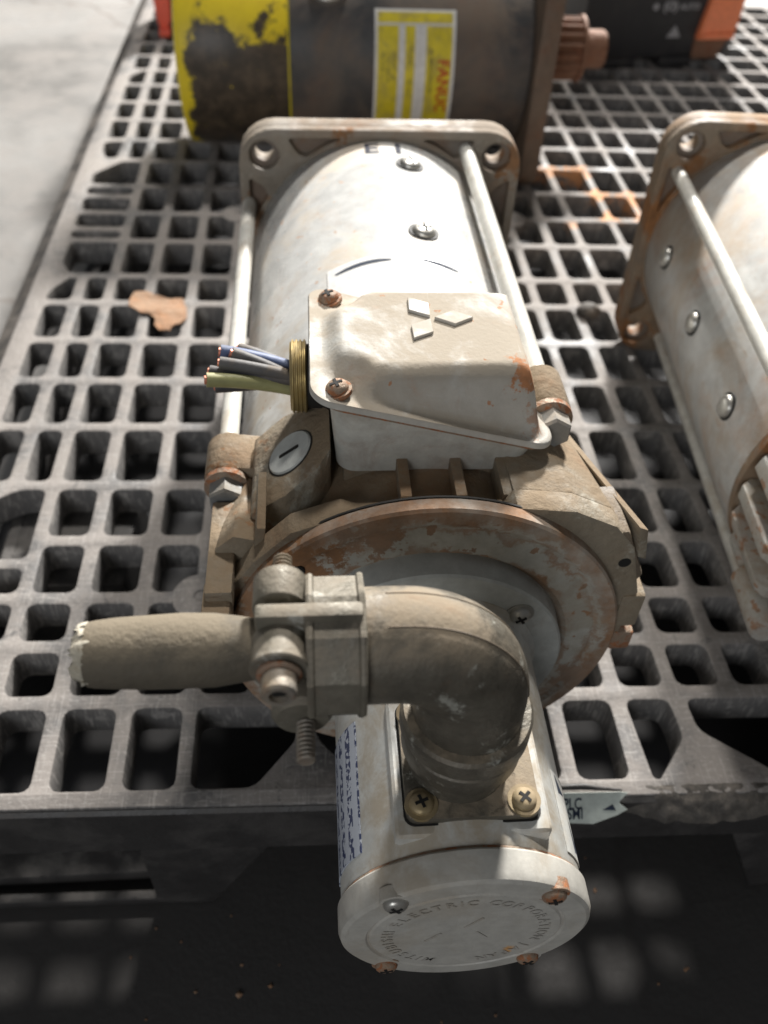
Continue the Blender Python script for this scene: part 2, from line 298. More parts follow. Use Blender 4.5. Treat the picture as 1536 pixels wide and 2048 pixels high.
def frame(axis):
    a = Vector(axis).normalized()
    u = a.orthogonal().normalized() if abs(a.z) > 0.99 else Vector((0, 0, 1)).cross(a).normalized()
    return a, u, a.cross(u)
def lathe(name, origin, axis, prof, mat, parent=None, segs=48, ang=35, closed=True, phase=0.0, scale2=1.0):
    """prof: list of (radius, distance along axis)"""
    a, u, v = frame(axis); o = Vector(origin); vs = []; fs = []
    for r, d in prof:
        for k in range(segs):
            t = 2 * PI * k / segs + phase
            vs.append(o + a * d + u * (r * math.cos(t)) + v * (r * scale2 * math.sin(t)))
    n = len(prof)
    for i in range(n - 1):
        for k in range(segs):
            k2 = (k + 1) % segs
            fs.append((i * segs + k, i * segs + k2, (i + 1) * segs + k2, (i + 1) * segs + k))
    if closed:
        fs.append(tuple(range(segs - 1, -1, -1))); fs.append(tuple((n - 1) * segs + k for k in range(segs)))
    bm = bmesh.new(); bv = [bm.verts.new(p) for p in vs]
    for f in fs:
        try: bm.faces.new([bv[i] for i in f])
        except ValueError: pass
    bmesh.ops.remove_doubles(bm, verts=bm.verts, dist=1e-7)
    return bm_obj(name, bm, mat, parent, ang)
def prism(name, poly, vec, mat, parent=None, bevel=0.001, segs=2, ang=35, taper=1.0):
    bm = bmesh.new(); vs = [bm.verts.new(p) for p in poly]; f = bm.faces.new(vs)
    r = bmesh.ops.extrude_face_region(bm, geom=[f])
    ev = [g for g in r['geom'] if isinstance(g, bmesh.types.BMVert)]
    bmesh.ops.translate(bm, verts=ev, vec=Vector(vec))
    if taper != 1.0:
        c = sum((v.co for v in ev), Vector()) / len(ev)
        for v in ev: v.co = c + (v.co - c) * taper
    bmesh.ops.recalc_face_normals(bm, faces=bm.faces)
    if bevel > 0:
        bmesh.ops.bevel(bm, geom=list(bm.edges), offset=bevel, segments=segs, profile=0.6, affect='EDGES', clamp_overlap=True)
    return bm_obj(name, bm, mat, parent, ang)
def box(name, lo, hi, mat, parent=None, bevel=0.001, segs=2):
    x0, y0, z0 = lo; x1, y1, z1 = hi
    return prism(name, [(x0, y0, z0), (x1, y0, z0), (x1, y1, z0), (x0, y1, z0)], (0, 0, z1 - z0), mat, parent, bevel, segs)
def tube(name, pts, rad, mat, parent=None, segs=14, caps=True, ang=40):
    pts = [Vector(p) for p in pts]; n = len(pts)
    rads = rad if isinstance(rad, (list, tuple)) else [rad] * n
    vs = []; fs = []; prev = None
    for i, p in enumerate(pts):
        t = (pts[min(i + 1, n - 1)] - pts[max(i - 1, 0)]).normalized()
        if prev is None: u = t.orthogonal().normalized()
        else: u = (prev - t * prev.dot(t)).normalized()
        prev = u; v = t.cross(u)
        for k in range(segs):
            a = 2 * PI * k / segs; vs.append(p + (u * math.cos(a) + v * math.sin(a)) * rads[i])
    for i in range(n - 1):
        for k in range(segs):
            k2 = (k + 1) % segs; fs.append((i * segs + k, i * segs + k2, (i + 1) * segs + k2, (i + 1) * segs + k))
    if caps: fs.append(tuple(range(segs - 1, -1, -1))); fs.append(tuple((n - 1) * segs + k for k in range(segs)))
    return from_data(name, vs, fs, mat, parent, ang)
def rrect(x0, x1, y0, y1, r, n=4):
    out = []
    for cx, cy, a0 in ((x1 - r, y1 - r, 0), (x0 + r, y1 - r, 90), (x0 + r, y0 + r, 180), (x1 - r, y0 + r, 270)):
        for k in range(n + 1):
            a = math.radians(a0 + 90 * k / n); out.append((cx + r * math.cos(a), cy + r * math.sin(a)))
    return out
def round_poly(poly, r, n=3):
    out = []; L = len(poly)
    for i in range(L):
        p = Vector(poly[i]); a = Vector(poly[i - 1]) - p; b = Vector(poly[(i + 1) % L]) - p
        d = min(r, a.length * 0.45, b.length * 0.45)
        p0 = p + a.normalized() * d; p1 = p + b.normalized() * d
        for k in range(n + 1):
            t = k / n; q = p0 * (1 - t) ** 2 + p * 2 * t * (1 - t) + p1 * t * t; out.append((q.x, q.y))
    return out
def sheet(name, loops, thick, mat, parent=None, bevel=0.0, xform=None, ang=35):
    """filled 2D outline with holes, extruded: top at 0, bottom at -thick; xform maps (x,y,z)->3D"""
    cu = bpy.data.curves.new(name, 'CURVE'); cu.dimensions = '2D'; cu.fill_mode = 'BOTH'
    cu.extrude = thick / 2 - bevel; cu.bevel_depth = bevel; cu.bevel_resolution = 1; cu.offset = -bevel
    for lp in loops:
        s = cu.splines.new('POLY'); s.points.add(len(lp) - 1); s.use_cyclic_u = True
        for p, q in zip(s.points, lp): p.co = (q[0], q[1], 0, 1)
    tmp = bpy.data.objects.new(name + '_tmp', cu); COL.objects.link(tmp)
    dg = bpy.context.evaluated_depsgraph_get()
    me = bpy.data.meshes.new_from_object(tmp.evaluated_get(dg)); bpy.data.objects.remove(tmp); bpy.data.curves.remove(cu)
    bm = bmesh.new(); bm.from_mesh(me); bpy.data.meshes.remove(me)
    bmesh.ops.remove_doubles(bm, verts=bm.verts, dist=1e-6)
    for v in bm.verts:
        c = Vector((v.co.x, v.co.y, v.co.z - thick / 2)); v.co = xform(c) if xform else c
    return bm_obj(name, bm, mat, parent, ang)
def text_mesh(txt, size, bold=0.0, align='CENTER'):
    cu = bpy.data.curves.new('txt', 'FONT'); cu.body = txt; cu.size = size; cu.align_x = align; cu.align_y = 'CENTER'; cu.offset = bold
    cu.resolution_u = 3
    tmp = bpy.data.objects.new('txt_tmp', cu); COL.objects.link(tmp)
    dg = bpy.context.evaluated_depsgraph_get()
    me = bpy.data.meshes.new_from_object(tmp.evaluated_get(dg)); bpy.data.objects.remove(tmp); bpy.data.curves.remove(cu)
    return me
def text_obj(name, txts, mat, parent, fn):
    """txts: list of (text, size, bold, (ou,ov), rot); fn maps (u,v) -> 3D ; joined into one print"""
    vs = []; fs = []
    for t, size, bold, (ou, ov), rot in txts:
        me = text_mesh(t, size, bold); base = len(vs); c, s = math.cos(rot), math.sin(rot)
        for v in me.vertices: vs.append(fn(ou + c * v.co.x - s * v.co.y, ov + s * v.co.x + c * v.co.y))
        for p in me.polygons: fs.append(tuple(base + i for i in p.vertices))
        bpy.data.meshes.remove(me)
    return from_data(name, vs, fs, mat, parent, 0)
def cpt(a, y, r, cx=0.0, cz=0.1): return Vector((cx + r * math.cos(a), y, cz + r * math.sin(a)))
def cyl_patch(name, a0, a1, y0, y1, r, mat, parent, cx=0, cz=0.1, na=20, t=0.0004, edge=None):
    vs = []; fs = []
    for rr in (r, r + t):
        for i in range(na + 1):
            a = a0 + (a1 - a0) * i / na
            e = edge(i / na) if edge else 0
            vs.append(cpt(a, y0, rr, cx, cz)); vs.append(cpt(a, y1 + e, rr, cx, cz))
    n = 2 * (na + 1)
    for i in range(na):
        k = n + 2 * i; fs.append((k, k + 2, k + 3, k + 1))
        k = 2 * i; fs.append((k, k + 1, k + 3, k + 2))
        fs.append((k, k + 2, n + k + 2, n + k)); fs.append((k + 1, n + k + 1, n + k + 3, k + 3))
    fs.append((0, n, n + 1, 1)); fs.append((n - 2, n - 1, 2 * n - 1, 2 * n - 2))
    bm = bmesh.new(); bv = [bm.verts.new(p) for p in vs]
    for f in fs: bm.faces.new([bv[i] for i in f])
    return bm_obj(name, bm, mat, parent, 35)
def screw(pos, nrm, r, hgt, mat, parent, name='screw', cross=True, washer=None, rot=0.4):
    n = Vector(nrm).normalized(); p = Vector(pos)
    s = lathe(name, p, n, [(r, -0.002), (r, hgt * 0.35), (r * 0.92, hgt * 0.62), (r * 0.72, hgt * 0.86), (r * 0.4, hgt * 0.97), (0.0001, hgt)], mat, parent, 20)
    if cross:
        a, u, v = frame(n); uu = u * math.cos(rot) + v * math.sin(rot); vv = a.cross(uu); top = p + n * (hgt * 0.92)
        L, wd = r * 0.55, r * 0.13; pts = []
        for (x, y) in ((L, wd), (wd, wd), (wd, L), (-wd, L), (-wd, wd), (-L, wd), (-L, -wd), (-wd, -wd), (-wd, -L), (wd, -L), (wd, -wd), (L, -wd)):
            pts.append(top + uu * x + vv * y)
        prism('drive_recess_shade', pts, n * hgt * 0.12, 'dark', s, 0)  # raised black cross in place of the shade in a real recess
    if washer:
        lathe('washer', p, n, [(r * washer, -0.001), (r * washer, hgt * 0.18), (r * 0.9, hgt * 0.2)], mat, s, 24, closed=False)
    return s
def hexbolt(pos, nrm, r, hgt, parent, name='bolt', mat='bolt_face'):
    n = Vector(nrm).normalized(); p = Vector(pos)
    b = lathe(name, p, n, [(r, 0.0), (r, hgt * 0.86), (r * 0.88, hgt), (0.0001, hgt)], mat, parent, 6, 20, phase=PI / 6)
    lathe('washer', p - n * 0.0045, n, [(r * 1.0, 0), (r * 1.25, 0.0003), (r * 1.25, 0.0035), (r * 1.0, 0.0045)], 'rusty', b, 28)
    return b

# ------------------------------------------------------------------ floor
FZ = -0.145
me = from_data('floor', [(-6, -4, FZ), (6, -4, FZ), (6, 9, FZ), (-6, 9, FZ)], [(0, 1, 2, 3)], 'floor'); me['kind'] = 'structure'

# ------------------------------------------------------------------ pallet
pal = thing('plastic_pallet', 'dusty dark grey plastic pallet with gridded deck carrying the motors', 'pallet')
def shear(c): return Vector((c.x, c.y - 0.022 * (c.x + 0.2), c.z))
XH = [(-.293, -.272), (-.2615, -.2435), (-.234, -.2068), (-.1968, -.1675), (-.158, -.130), (-.1215, -.0925), (-.083, -.0555), (-.046, -.0185), (-.009, .0185), (.028, .0455), (.0545, .0825),
      (.0919, .1208), (.1308, .157), (.1660, .1925), (.2025, .2265), (.235, .271), (.279, .308), (.315, .342), (.349, .3915), (.397, .425), (.433, .46), (.468, .51), (.516, .545), (.553, .58),
      (.588, .63), (.637, .665), (.673, .70), (.708, .75), (.757, .785), (.793, .82)]
YB = [-.1055, -.066, -.028, .022, .0765, .142, .201, .2585, .318, .3655, .433, .492, .554, .620, .676, .736, .7925, .853, .909, .965, 1.02, 1.075, 1.13, 1.185, 1.24]
YH = [(-.1605, YB[0] - .0049)] + [(YB[i] + .0049, YB[i + 1] - .0049) for i in range(len(YB) - 1)] + [(1.245, 1.285)]
loops = [rrect(-.3107, .85, -.1705, 1.3, .012)]
def hole(x0, x1, y0, y1, r=.0055): loops.append(rrect(x0, x1, y0, y1, min(r, (x1 - x0) * .45, (y1 - y0) * .45), 3))
def poly(*p): loops.append(round_poly(p, .006))
skip = set()
A0, B1 = XH[0][0], XH[1][1]
for j in (3, 4, 10, 11, 12, 13): skip |= {(0, j), (1, j)}
skip |= {(0, 9), (0, 14), (0, 18)}
poly((A0, .006), (B1, .006), (B1, .0717), (-.262, .0717), (A0, .050)); hole(A0, B1, -.0232, -.003)
y0, y1 = YH[9]; poly((A0 - .002, y0), (-.272, y0), (-.272, y1), (-.279, y1), (A0 + .002, y0 + .018))
y0, y1 = YH[10]; poly((A0 + .012, y0), (B1, y0), (B1, y1), (A0 + .003, y1), (A0 + .002, y0 + .02))
for j in (11, 12):
    y0, y1 = YH[j]; mid = (y0 + y1) / 2 + (.006 if j == 12 else -.006)
    hole(A0, B1, y0, mid - .005, .006); hole(A0, B1, mid + .005, y1, .006)
y0, y1 = YH[13]; poly((A0, y0), (B1, y0), (B1, y1), (-.266, y1), (A0, y0 + .022))
y0, y1 = YH[14]; poly((A0 + .008, y0), (-.274, y0), (-.272, y1), (A0, y1 - .004), (A0, y0 + .02))
y0, y1 = YH[18]; poly((A0, y0), (-.272, y0), (-.272, y1), (-.278, y1), (A0, y1 - .02))
# front row with gussets
for i in range(5, 15): skip.add((i, 0))
f0, f1 = YH[0]
poly((-.1215, f1), (-.0645, f1), (-.0645, -.132), (-.0875, f0), (-.1215, f0))
poly((-.0535, f1), (-.009, f1), (-.009, f0), (-.028, f0), (-.0535, -.130))
hole(.0, .0445, f0, f1); hole(.0545, .0825, f0, f1); hole(.0919, .1208, f0, f1)
poly((.1308, f1), (.157, f1), (.1585, -.136), (.1375, f0 - .001), (.1340, f0))
poly((.168, f1), (.26, f1), (.26, f0), (.208, f0), (.169, -.131))
for i, (a, b) in enumerate(XH):
    for j, (c, d) in enumerate(YH):
        if (i, j) not in skip: hole(a, b, c, d)
deck = sheet('deck', loops, .024, 'pallet', pal, .0013, shear)
for (bx, by) in ((-.126, -.028), (-.126, .492), (.162, .49), (.43, -.028), (.43, .49)):
    c = shear(Vector((bx, by, 0)))
    ring = [(c.x + .0185 * math.cos(2 * PI * k / 28), c.y + .0185 * math.sin(2 * PI * k / 28)) for k in range(28)]
    inn = [(c.x + .0045 * math.cos(2 * PI * k / 14), c.y + .0045 * math.sin(2 * PI * k / 14)) for k in range(14)]
    sheet('boss', [ring, inn], .020, 'pallet', pal, .0008, lambda v: Vector((v.x, v.y, v.z + .0012)))
def edge_strip(name, prof, mat, side):
    # prof (out, z): outwards from the deck edge
    n = 40; vs = []; fs = []
    for k in range(n + 1):
        for o, z in prof:
            if side == 'L': p = Vector((-.3107 - o, -.1705 + 1.47 * k / n, z))
            else: p = Vector((-.3277 + 1.178 * k / n, -.1705 - o, z))
            vs.append(shear(p))
    L = len(prof)
    for k in range(n):
        for i in range(L - 1): fs.append((k * L + i, (k + 1) * L + i, (k + 1) * L + i + 1, k * L + i + 1))
    bm = bmesh.new(); bv = [bm.verts.new(v) for v in vs]
    for f in fs: bm.faces.new([bv[i] for i in f])
    return bm_obj(name, bm, mat, pal, 30)
edge_strip('side_rim', [(-.004, -.0022), (.0015, -.0035), (.006, -.0075), (.0145, -.0105), (.017, -.013), (.017, -.05), (.013, -.05), (.012, -.016), (-.004, -.012)], 'rim', 'L')
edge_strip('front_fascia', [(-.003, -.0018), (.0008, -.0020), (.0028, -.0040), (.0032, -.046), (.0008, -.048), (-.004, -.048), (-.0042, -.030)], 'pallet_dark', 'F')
# front feet: frame with window and slanted end, standing on the floor
def foot(x0, x1, slant, mirror=False):
    s = -1 if mirror else 1
    out = [(x0, -.047), (x1 + slant, -.047), (x1, FZ + .004), (x0, FZ + .004)]
    win = round_poly([(x0 + .03, -.055), (x1 - .035, -.055), (x1 - .035, FZ + .012), (x0 + .03, FZ + .012)], .004)
    if mirror: out = [(2 * x0 - a, b) for a, b in out]; win = [(2 * x0 - a, b) for a, b in win]
    sheet('foot_panel', [out, win], .006, 'pallet_dark', pal, .0008, lambda c: shear(Vector((c.x, -.1675 + c.z * -1, c.y))))
foot(-.325, -.122, .046)
foot(.42, .225, -.05, False) if False else None
sheet('foot_panel', [[(.19, -.047), (.44, -.047), (.44, FZ + .004), (.235, FZ + .004)], round_poly([(.27, -.055), (.40, -.055), (.40, FZ + .012), (.27, FZ + .012)], .004)], .006, 'pallet_dark', pal, .0008, lambda c: shear(Vector((c.x, -.1675 - c.z, c.y))))
for xa, xb in ((-.323, -.125), (.24, .42), (.66, .84)):
    for yy in (-.155, .10, .36, .62, .88, 1.14):
        p0 = shear(Vector((xa, yy, 0)))
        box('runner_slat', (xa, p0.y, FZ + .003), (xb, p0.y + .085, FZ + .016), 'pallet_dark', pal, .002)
    for yy in (.0, .5, 1.0):
        p0 = shear(Vector((xa, yy, 0)))
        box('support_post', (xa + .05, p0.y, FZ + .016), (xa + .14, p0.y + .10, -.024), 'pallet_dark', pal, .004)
for xx in (-.267, -.202, -.126, -.05, .025, .087, .162, .231, .31, .394, .47, .55, .63):
    p = [shear(Vector((xx + s, yy, -.0235))) for s, yy in ((-.0035, -.16), (.0035, -.16), (.0035, 1.28), (-.0035, 1.28))]
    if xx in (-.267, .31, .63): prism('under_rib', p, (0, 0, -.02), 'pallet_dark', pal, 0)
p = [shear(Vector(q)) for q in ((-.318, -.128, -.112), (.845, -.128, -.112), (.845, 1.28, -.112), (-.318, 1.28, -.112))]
prism('bottom_light_block', p, (0, 0, .006), 'under', pal, 0)  # assumed lower deck, added solid and extended to block lamp light
# chewed front lip
bm = bmesh.new(); nx, ny = 70, 14
gv = {}
for i in range(nx + 1):
    for j in range(ny + 1):
        u = i / nx; v = j / ny
        x = .108 + .11 * u
        env = math.sin(PI * min(1, max(0, u))) ** .5
        yy = -.1655 - .0165 * env * v
        z = .0016 * env - .013 * v ** 2.4
        n3 = mathutils.noise.fractal(Vector((x * 160, yy * 260, 2.0)), 1.0, 2.0, 4)
        z += n3 * .0011 * env - .0012; yy += mathutils.noise.noise(Vector((x * 120, v * 4, 7))) * .003 * env * v
        gv[i, j] = bm.verts.new(shear(Vector((x, yy, z))))
for i in range(nx):
    for j in range(ny): bm.faces.new((gv[i, j], gv[i, j + 1], gv[i + 1, j + 1], gv[i + 1, j]))
bm_obj('chewed_lip', bm, 'rough', pal, 60)['label'] = 'rough chewed front lip of the deck'
# torn sticker on the front
sp = [(.0726, .0036), (.1117, .0030), (.1159, .0025), (.1116, -.0003), (.1108, -.0012), (.1155, -.0039), (.1098, -.0059), (.0961, -.0089), (.0723, -.0075)]
def on_st(x, z, off=0.0):   # bent over the lip, leaning at 45 degrees
    return Vector((x, -.180 + z - off * .7, z + off * .7))
st = prism('torn_sticker', [on_st(x, z) for x, z in sp], (0, .0003, -.0003), 'paleplate', pal, 0); st['label'] = 'torn pale sticker stub with black print'
text_obj('sticker_print', [('PLC', .0062, .0001, (.0848, -.0010), 0), ('SMI', .0060, .0001, (.0862, -.0048), 0)], 'ink', st, lambda u, v: on_st(u, v, .0003))
prism('sticker_arrow', [on_st(x, z, .0002) for x, z in ((.1015, -.0036), (.1071, -.0016), (.1090, -.0040))], (0, -.00006, .00006), 'ink', st, 0)
tube('sticker_sleeve', [on_st(.070, .0062, .001), on_st(.09, .0060, .001), on_st(.1120, .0040, .001)], [.0016, .0018, .0008], 'pallet_dark', pal, 10)

# ------------------------------------------------------------------ shared motor pieces
def flange_part(root, mat):
    h = .1
    back = [( x, z) for x, z in rrect(-.1, .1, -.1, .1, .026, 6)]
    holes = [[(sx * .082 + .0068 * math.cos(2 * PI * k / 20), sz * .082 + .0068 * math.sin(2 * PI * k / 20)) for k in range(20)] for sx in (-1, 1) for sz in (-1, 1)]
    fl = sheet('rear_flange', [back] + holes, .014, mat, root, .0012, lambda c: Vector((c.x, .2225 - c.z, h + c.y)))
    pk = [(-.0655, .0935), (-.028, .0935), (-.040, .0885), (-.0525, .0805), (-.0585, .0830)]
    pockets = []
    for sx in (1, -1):
        for sz in (1, -1):
            pockets.append(round_poly([(sx * x, sz * z) for x, z in pk], .003))
            pockets.append(round_poly([(sx * -z, sz * -x) for x, z in pk], .003))
    bore = [(.0905 * math.cos(2 * PI * k / 64), .0905 * math.sin(2 * PI * k / 64)) for k in range(64)]
    hl2 = [[(sx * .082 + .0105 * math.cos(2 * PI * k / 20), sz * .082 + .0105 * math.sin(2 * PI * k / 20)) for k in range(20)] for sx in (-1, 1) for sz in (-1, 1)]
    sheet('flange_rim', [back] + hl2 + pockets + [bore], .008, mat, fl, .0012, lambda c: Vector((c.x, .2150 - c.z, h + c.y)))
    # web floor in a darker brown
    sheet('flange_web', [[(x * .965, z * .965) for x, z in back]] + holes, .001, 'flange_web', fl, 0, lambda c: Vector((c.x, .2218 - c.z, h + c.y)))
    return fl
def body_part(root, mat, y0, y1, R=.0935):
    return lathe('body', (0, 0, .1), (0, 1, 0), [(R - .004, y0), (R, y0 + .001), (R, y1 - .004), (R - .002, y1 - .001), (R - .006, y1)], mat, root, 96)
def rod_part(root, a, y0, y1, R=.1055, r=.0050):
    p0 = cpt(a, y0, R); p1 = cpt(a, y1, R)
    rd = tube('tie_rod', [p0, p1], r, 'rod', root, 16)
    tube('rod_end', [cpt(a, y1 - .045, R), cpt(a, y1, R)], r * .86, 'steel', rd, 14) if False else None
    return rd

# ------------------------------------------------------------------ main motor
m1 = thing('electric_motor', 'weathered off-white electric motor with terminal box and elbow connector lying in the centre', 'motor')
flange_part(m1, 'flange')
body = body_part(m1, 'body', -.06, .222)
rodA = [math.radians(153.8), math.radians(55.6), math.radians(243.8), math.radians(325.6)]
for a in rodA: rod_part(m1, a, -.058, .216)
for y in (.179, .087):
    a = math.acos(.0162 / .0935); screw(cpt(a, y, .0935), (math.cos(a), 0, math.sin(a)), .0072, .0040, 'steel', m1, rot=random.random())
    lathe('screw_seat', cpt(a, y, .0935), (math.cos(a), 0, math.sin(a)), [(.0072, .0002), (.0072, .0006), (.0092, .0006), (.0094, -.001)], 'gasket', body, 32, closed=False)
# marker writing on the body
def on_body(u, v, yc, ac=PI / 2, R=.0937): return cpt(ac - u / R, yc + v, R)
text_obj('marker_writing', [('E', .0210, .0006, (-.0085, 0), 0), ('1', .0210, .0008, (.0100, 0), 0)], 'marker', body, lambda u, v: on_body(u, v, .2015))
# white label with two printed arches, partly under the box
lab = cyl_patch('name_label', PI / 2 - .385, PI / 2 + .46, .010, .055, .0936, 'white', m1, edge=lambda t: .004 * math.sin(PI * t))
for (u0, u1) in ((-.0385, -.0055), (.0100, .0335)):
    vs = []; fs = []; n = 16
    for k in range(n + 1):
        t = k / n; u = u0 + (u1 - u0) * t
        top = .0455 + .0085 * math.sin(PI * (.12 + .55 * t if u0 < 0 else .45 + .42 * t)); th = .0010 + .0026 * math.sin(PI * t) ** .6
        vs += [on_body(u, top, 0, R=.09425), on_body(u, top - th, 0, R=.09425)]
    for k in range(n): fs.append((2 * k, 2 * k + 1, 2 * k + 3, 2 * k + 2))
    from_data('printed_arch', vs, fs, 'ink', lab, 0)

# --- front housing
H = lambda pts, y: [Vector((x, y, .1 + z)) for x, z in pts]
front = [(-.035, -.0915), (-.070, -.062), (-.090, -.015), (-.100, .010), (-.100, .030), (-.096, .052), (-.0875, .062), (-.062, .0745), (-.040, .083), (-.034, .080), (.030, .080), (.034, .0865), (.060, .0835), (.080, .0735), (.091, .060), (.1005, .028), (.098, -.010), (.085, -.040), (.065, -.066), (.035, -.0915)]
rear = [(-.035, -.0905), (-.066, -.062), (-.086, -.015), (-.095, .010), (-.096, .030), (-.091, .046), (-.083, .055), (-.062, .068), (-.040, .079), (-.034, .077), (.030, .077), (.034, .081), (.055, .078), (.070, .068), (.080, .055), (.092, .026), (.092, -.010), (.082, -.040), (.062, -.066), (.035, -.0905)]
def loft2(name, A, ya, B, yb, par, mat='housing', bev=.0016):
    bm = bmesh.new(); a = [bm.verts.new(p) for p in H(A, ya)]; b = [bm.verts.new(p) for p in H(B, yb)]
    bm.faces.new(a); bm.faces.new(b)
    for k in range(len(a)): bm.faces.new((a[k], a[(k + 1) % len(a)], b[(k + 1) % len(a)], b[k]))
    bmesh.ops.recalc_face_normals(bm, faces=bm.faces)
    bmesh.ops.bevel(bm, geom=list(bm.edges), offset=bev, segments=2, profile=.6, affect='EDGES', clamp_overlap=True)
    return bm_obj(name, bm, mat, par, 40)
ringf = [(x * (.0965 / math.hypot(x, z) if math.hypot(x, z) > .0965 and x < .03 and z > -.0 and z > .045 else 1), z * (.0965 / math.hypot(x, z) if math.hypot(x, z) > .0965 and x < .03 and z > .045 else 1)) for x, z in front]
housing = loft2('front_housing', ringf, -.139, ringf, -.1265, m1)
lathe('housing_neck', (0, 0, .1), (0, -1, 0), [(.092, .050), (.092, .060), (.078, .064), (.076, .128)], 'housing', housing, 72, closed=False)
loft2('right_shoulder', [(.034, .040), (.034, .0855), (.060, .0835), (.080, .0735), (.091, .060), (.1000, .028), (.097, -.010), (.070, -.010)], -.1268,
      [(.034, .040), (.034, .081), (.055, .078), (.070, .068), (.080, .055), (.092, .026), (.092, -.010), (.070, -.010)], -.056, housing)
loft2('left_shoulder', [(-.100, .006), (-.100, .030), (-.096, .052), (-.0875, .060), (-.074, .056), (-.070, .0)], -.1268,
      [(-.096, .006), (-.096, .030), (-.091, .044), (-.083, .050), (-.072, .048), (-.068, .0)], -.078, housing)
# pockets and ribs under the terminal box
for x in (-.012, .012, .0325):
    box('rib', (x - .0025, -.1275, .160), (x + .0025, -.095, .1835), 'housing', housing, .0008)
prism('top_pad', [(-.038, -.100, .158), (.041, -.100, .158), (.041, -.060, .158), (-.038, -.060, .158)], (0, 0, .026), 'housing', housing, .002)
# left lug + bolt, right lug + bolt
for a, nm in ((rodA[0], 'L'), (rodA[1], 'R')):
    p = cpt(a, 0, .1045)
    lathe('lug', (p.x, -.050, p.z), (0, -1, 0), [(.0090, 0), (.0112, .003), (.0112, .026), (.0098, .0285)], 'housing', m1, 32)
    c = cpt(a, 0, .088); q = [(p.x, p.z), (c.x, c.z)]
    d = Vector((c.x - p.x, 0, c.z - p.z)).normalized(); nrm = Vector((-d.z, 0, d.x)) * .0108
    P0 = Vector((p.x, -.0515, p.z)); C0 = Vector((c.x, -.0515, c.z))
    prism('lug_web', [P0 + nrm, C0 + nrm * 1.5, C0 - nrm * 1.5, P0 - nrm], (0, -.0255, 0), 'housing', housing, .002)
    hexbolt((p.x, -.0825, p.z), (0, -1, 0), .0088, .0095, m1)
# ridges on the left shoulder
box('side_ridge', (-.0995, -.150, .138), (-.0875, -.094, .1495), 'housing', housing, .0014)
box('side_ridge', (-.1010, -.158, .118), (-.0885, -.139, .1440), 'housing', housing, .0018)
prism('gusset', [(-.079, -.130, .150), (-.0765, -.130, .168), (-.0765, -.098, .172), (-.079, -.098, .150)], (.004, 0, 0), 'housing', housing, .0008)
# plug boss
zt = lambda x: .1590 + (x + .080) * .78
pad = [(-.0805, -.112), (-.0805, -.060), (-.066, -.0555), (-.050, -.060), (-.0435, -.072), (-.0435, -.100), (-.050, -.108), (-.064, -.113)]
pb = prism('plug_boss', [Vector((x, y, zt(x))) for x, y in pad], (.0, 0, -.036), 'housing', m1, .0022)
pn = Vector((-.78, 0, 1)).normalized(); pc = Vector((-.0620, -.0868, zt(-.0620)))
lathe('plug_seat', pc, pn, [(.0132, -.002), (.0132, .0003), (.0118, .0003)], 'gasket', pb, 40, closed=False)
pg = lathe('slotted_plug', pc, pn, [(.0124, -.002), (.0124, .0006), (.0118, .0012), (.0001, .0012)], 'plate_in', pb, 40)
uu = Vector((1, 0, .78)).normalized(); vv = Vector((0, 1, 0))
prism('slot', [pc + pn * .0012 + uu * x + vv * y for x, y in round_poly([(-.0058, -.0011), (.0058, -.0011), (.0058, .0011), (-.0058, .0011)], .0008)], pn * .0002, 'dark', pg, 0)
# right side: raised corner block with threaded hole, side lugs
prism('corner_block', [Vector((x, -.1385, z)) for x, z in ((.066, .168), (.0865, .1700), (.1000, .140), (.0930, .128), (.0800, .135))], (0, .030, 0), 'grimy', housing, .002)
lathe('threaded_hole', (.0885, -.1387, .1500), (0, -1, 0), [(.0030, -.001), (.0030, .0004), (.0001, .0004)], 'dark', housing, 14)
prism('side_fin', [(.070, -.060, .166), (.0745, -.060, .164), (.0960, -.136, .168), (.0905, -.138, .172)], (.004, .0, -.020), 'housing', housing, .001)
box('side_lug', (.0930, -.1400, .1030), (.1050, -.1120, .1265), 'housing', housing, .002)
box('side_lug', (.0950, -.1400, .0840), (.1060, -.1240, .0980), 'rusty', housing, .0018)
# end disc
disc = lathe('end_disc', (0, 0, .1), (0, -1, 0), [(.0880, .1375), (.0927, .1382), (.0929, .1390), (.0929, .1443), (.0918, .1456), (.0850, .1460), (.0835, .1452), (.0815, .1447), (.0800, .1452), (.0700, .1465), (.0680, .1462), (.0655, .1435), (.0640, .1420), (.0001, .1420)], 'disc', m1, 128, 30)
lathe('joint_gap', (0, 0, .1), (0, -1, 0), [(.0933, .1372), (.0933, .1382), (.0920, .1384)], 'gasket', disc, 96, closed=False)
lathe('inner_plate', (.0012, 0, .1), (0, -1, 0), [(.0640, .1390), (.0632, .1440), (.0628, .1538), (.0618, .1550), (.0001, .1550)], 'plate_in', disc, 96, 30)
lathe('threaded_hole', (-.0595, -.1455, .1575), (0, -1, 0), [(.0036, -.001), (.0036, .0006), (.0001, .0006)], 'dark', disc, 16)
for an in (43, 137, 223, 317):
    a = math.radians(an); screw((.001 + .0525 * math.cos(a), -.1550, .1 + .0525 * math.sin(a)), (0, -1, 0), .0048, .0042, 'steel', disc, washer=1.35, rot=an)

# --- terminal box
def zr(x): return .2170 - (x + .052) * .265
outl = rrect(-.0525, .0560, -.1065, -.0185, .010, 8)
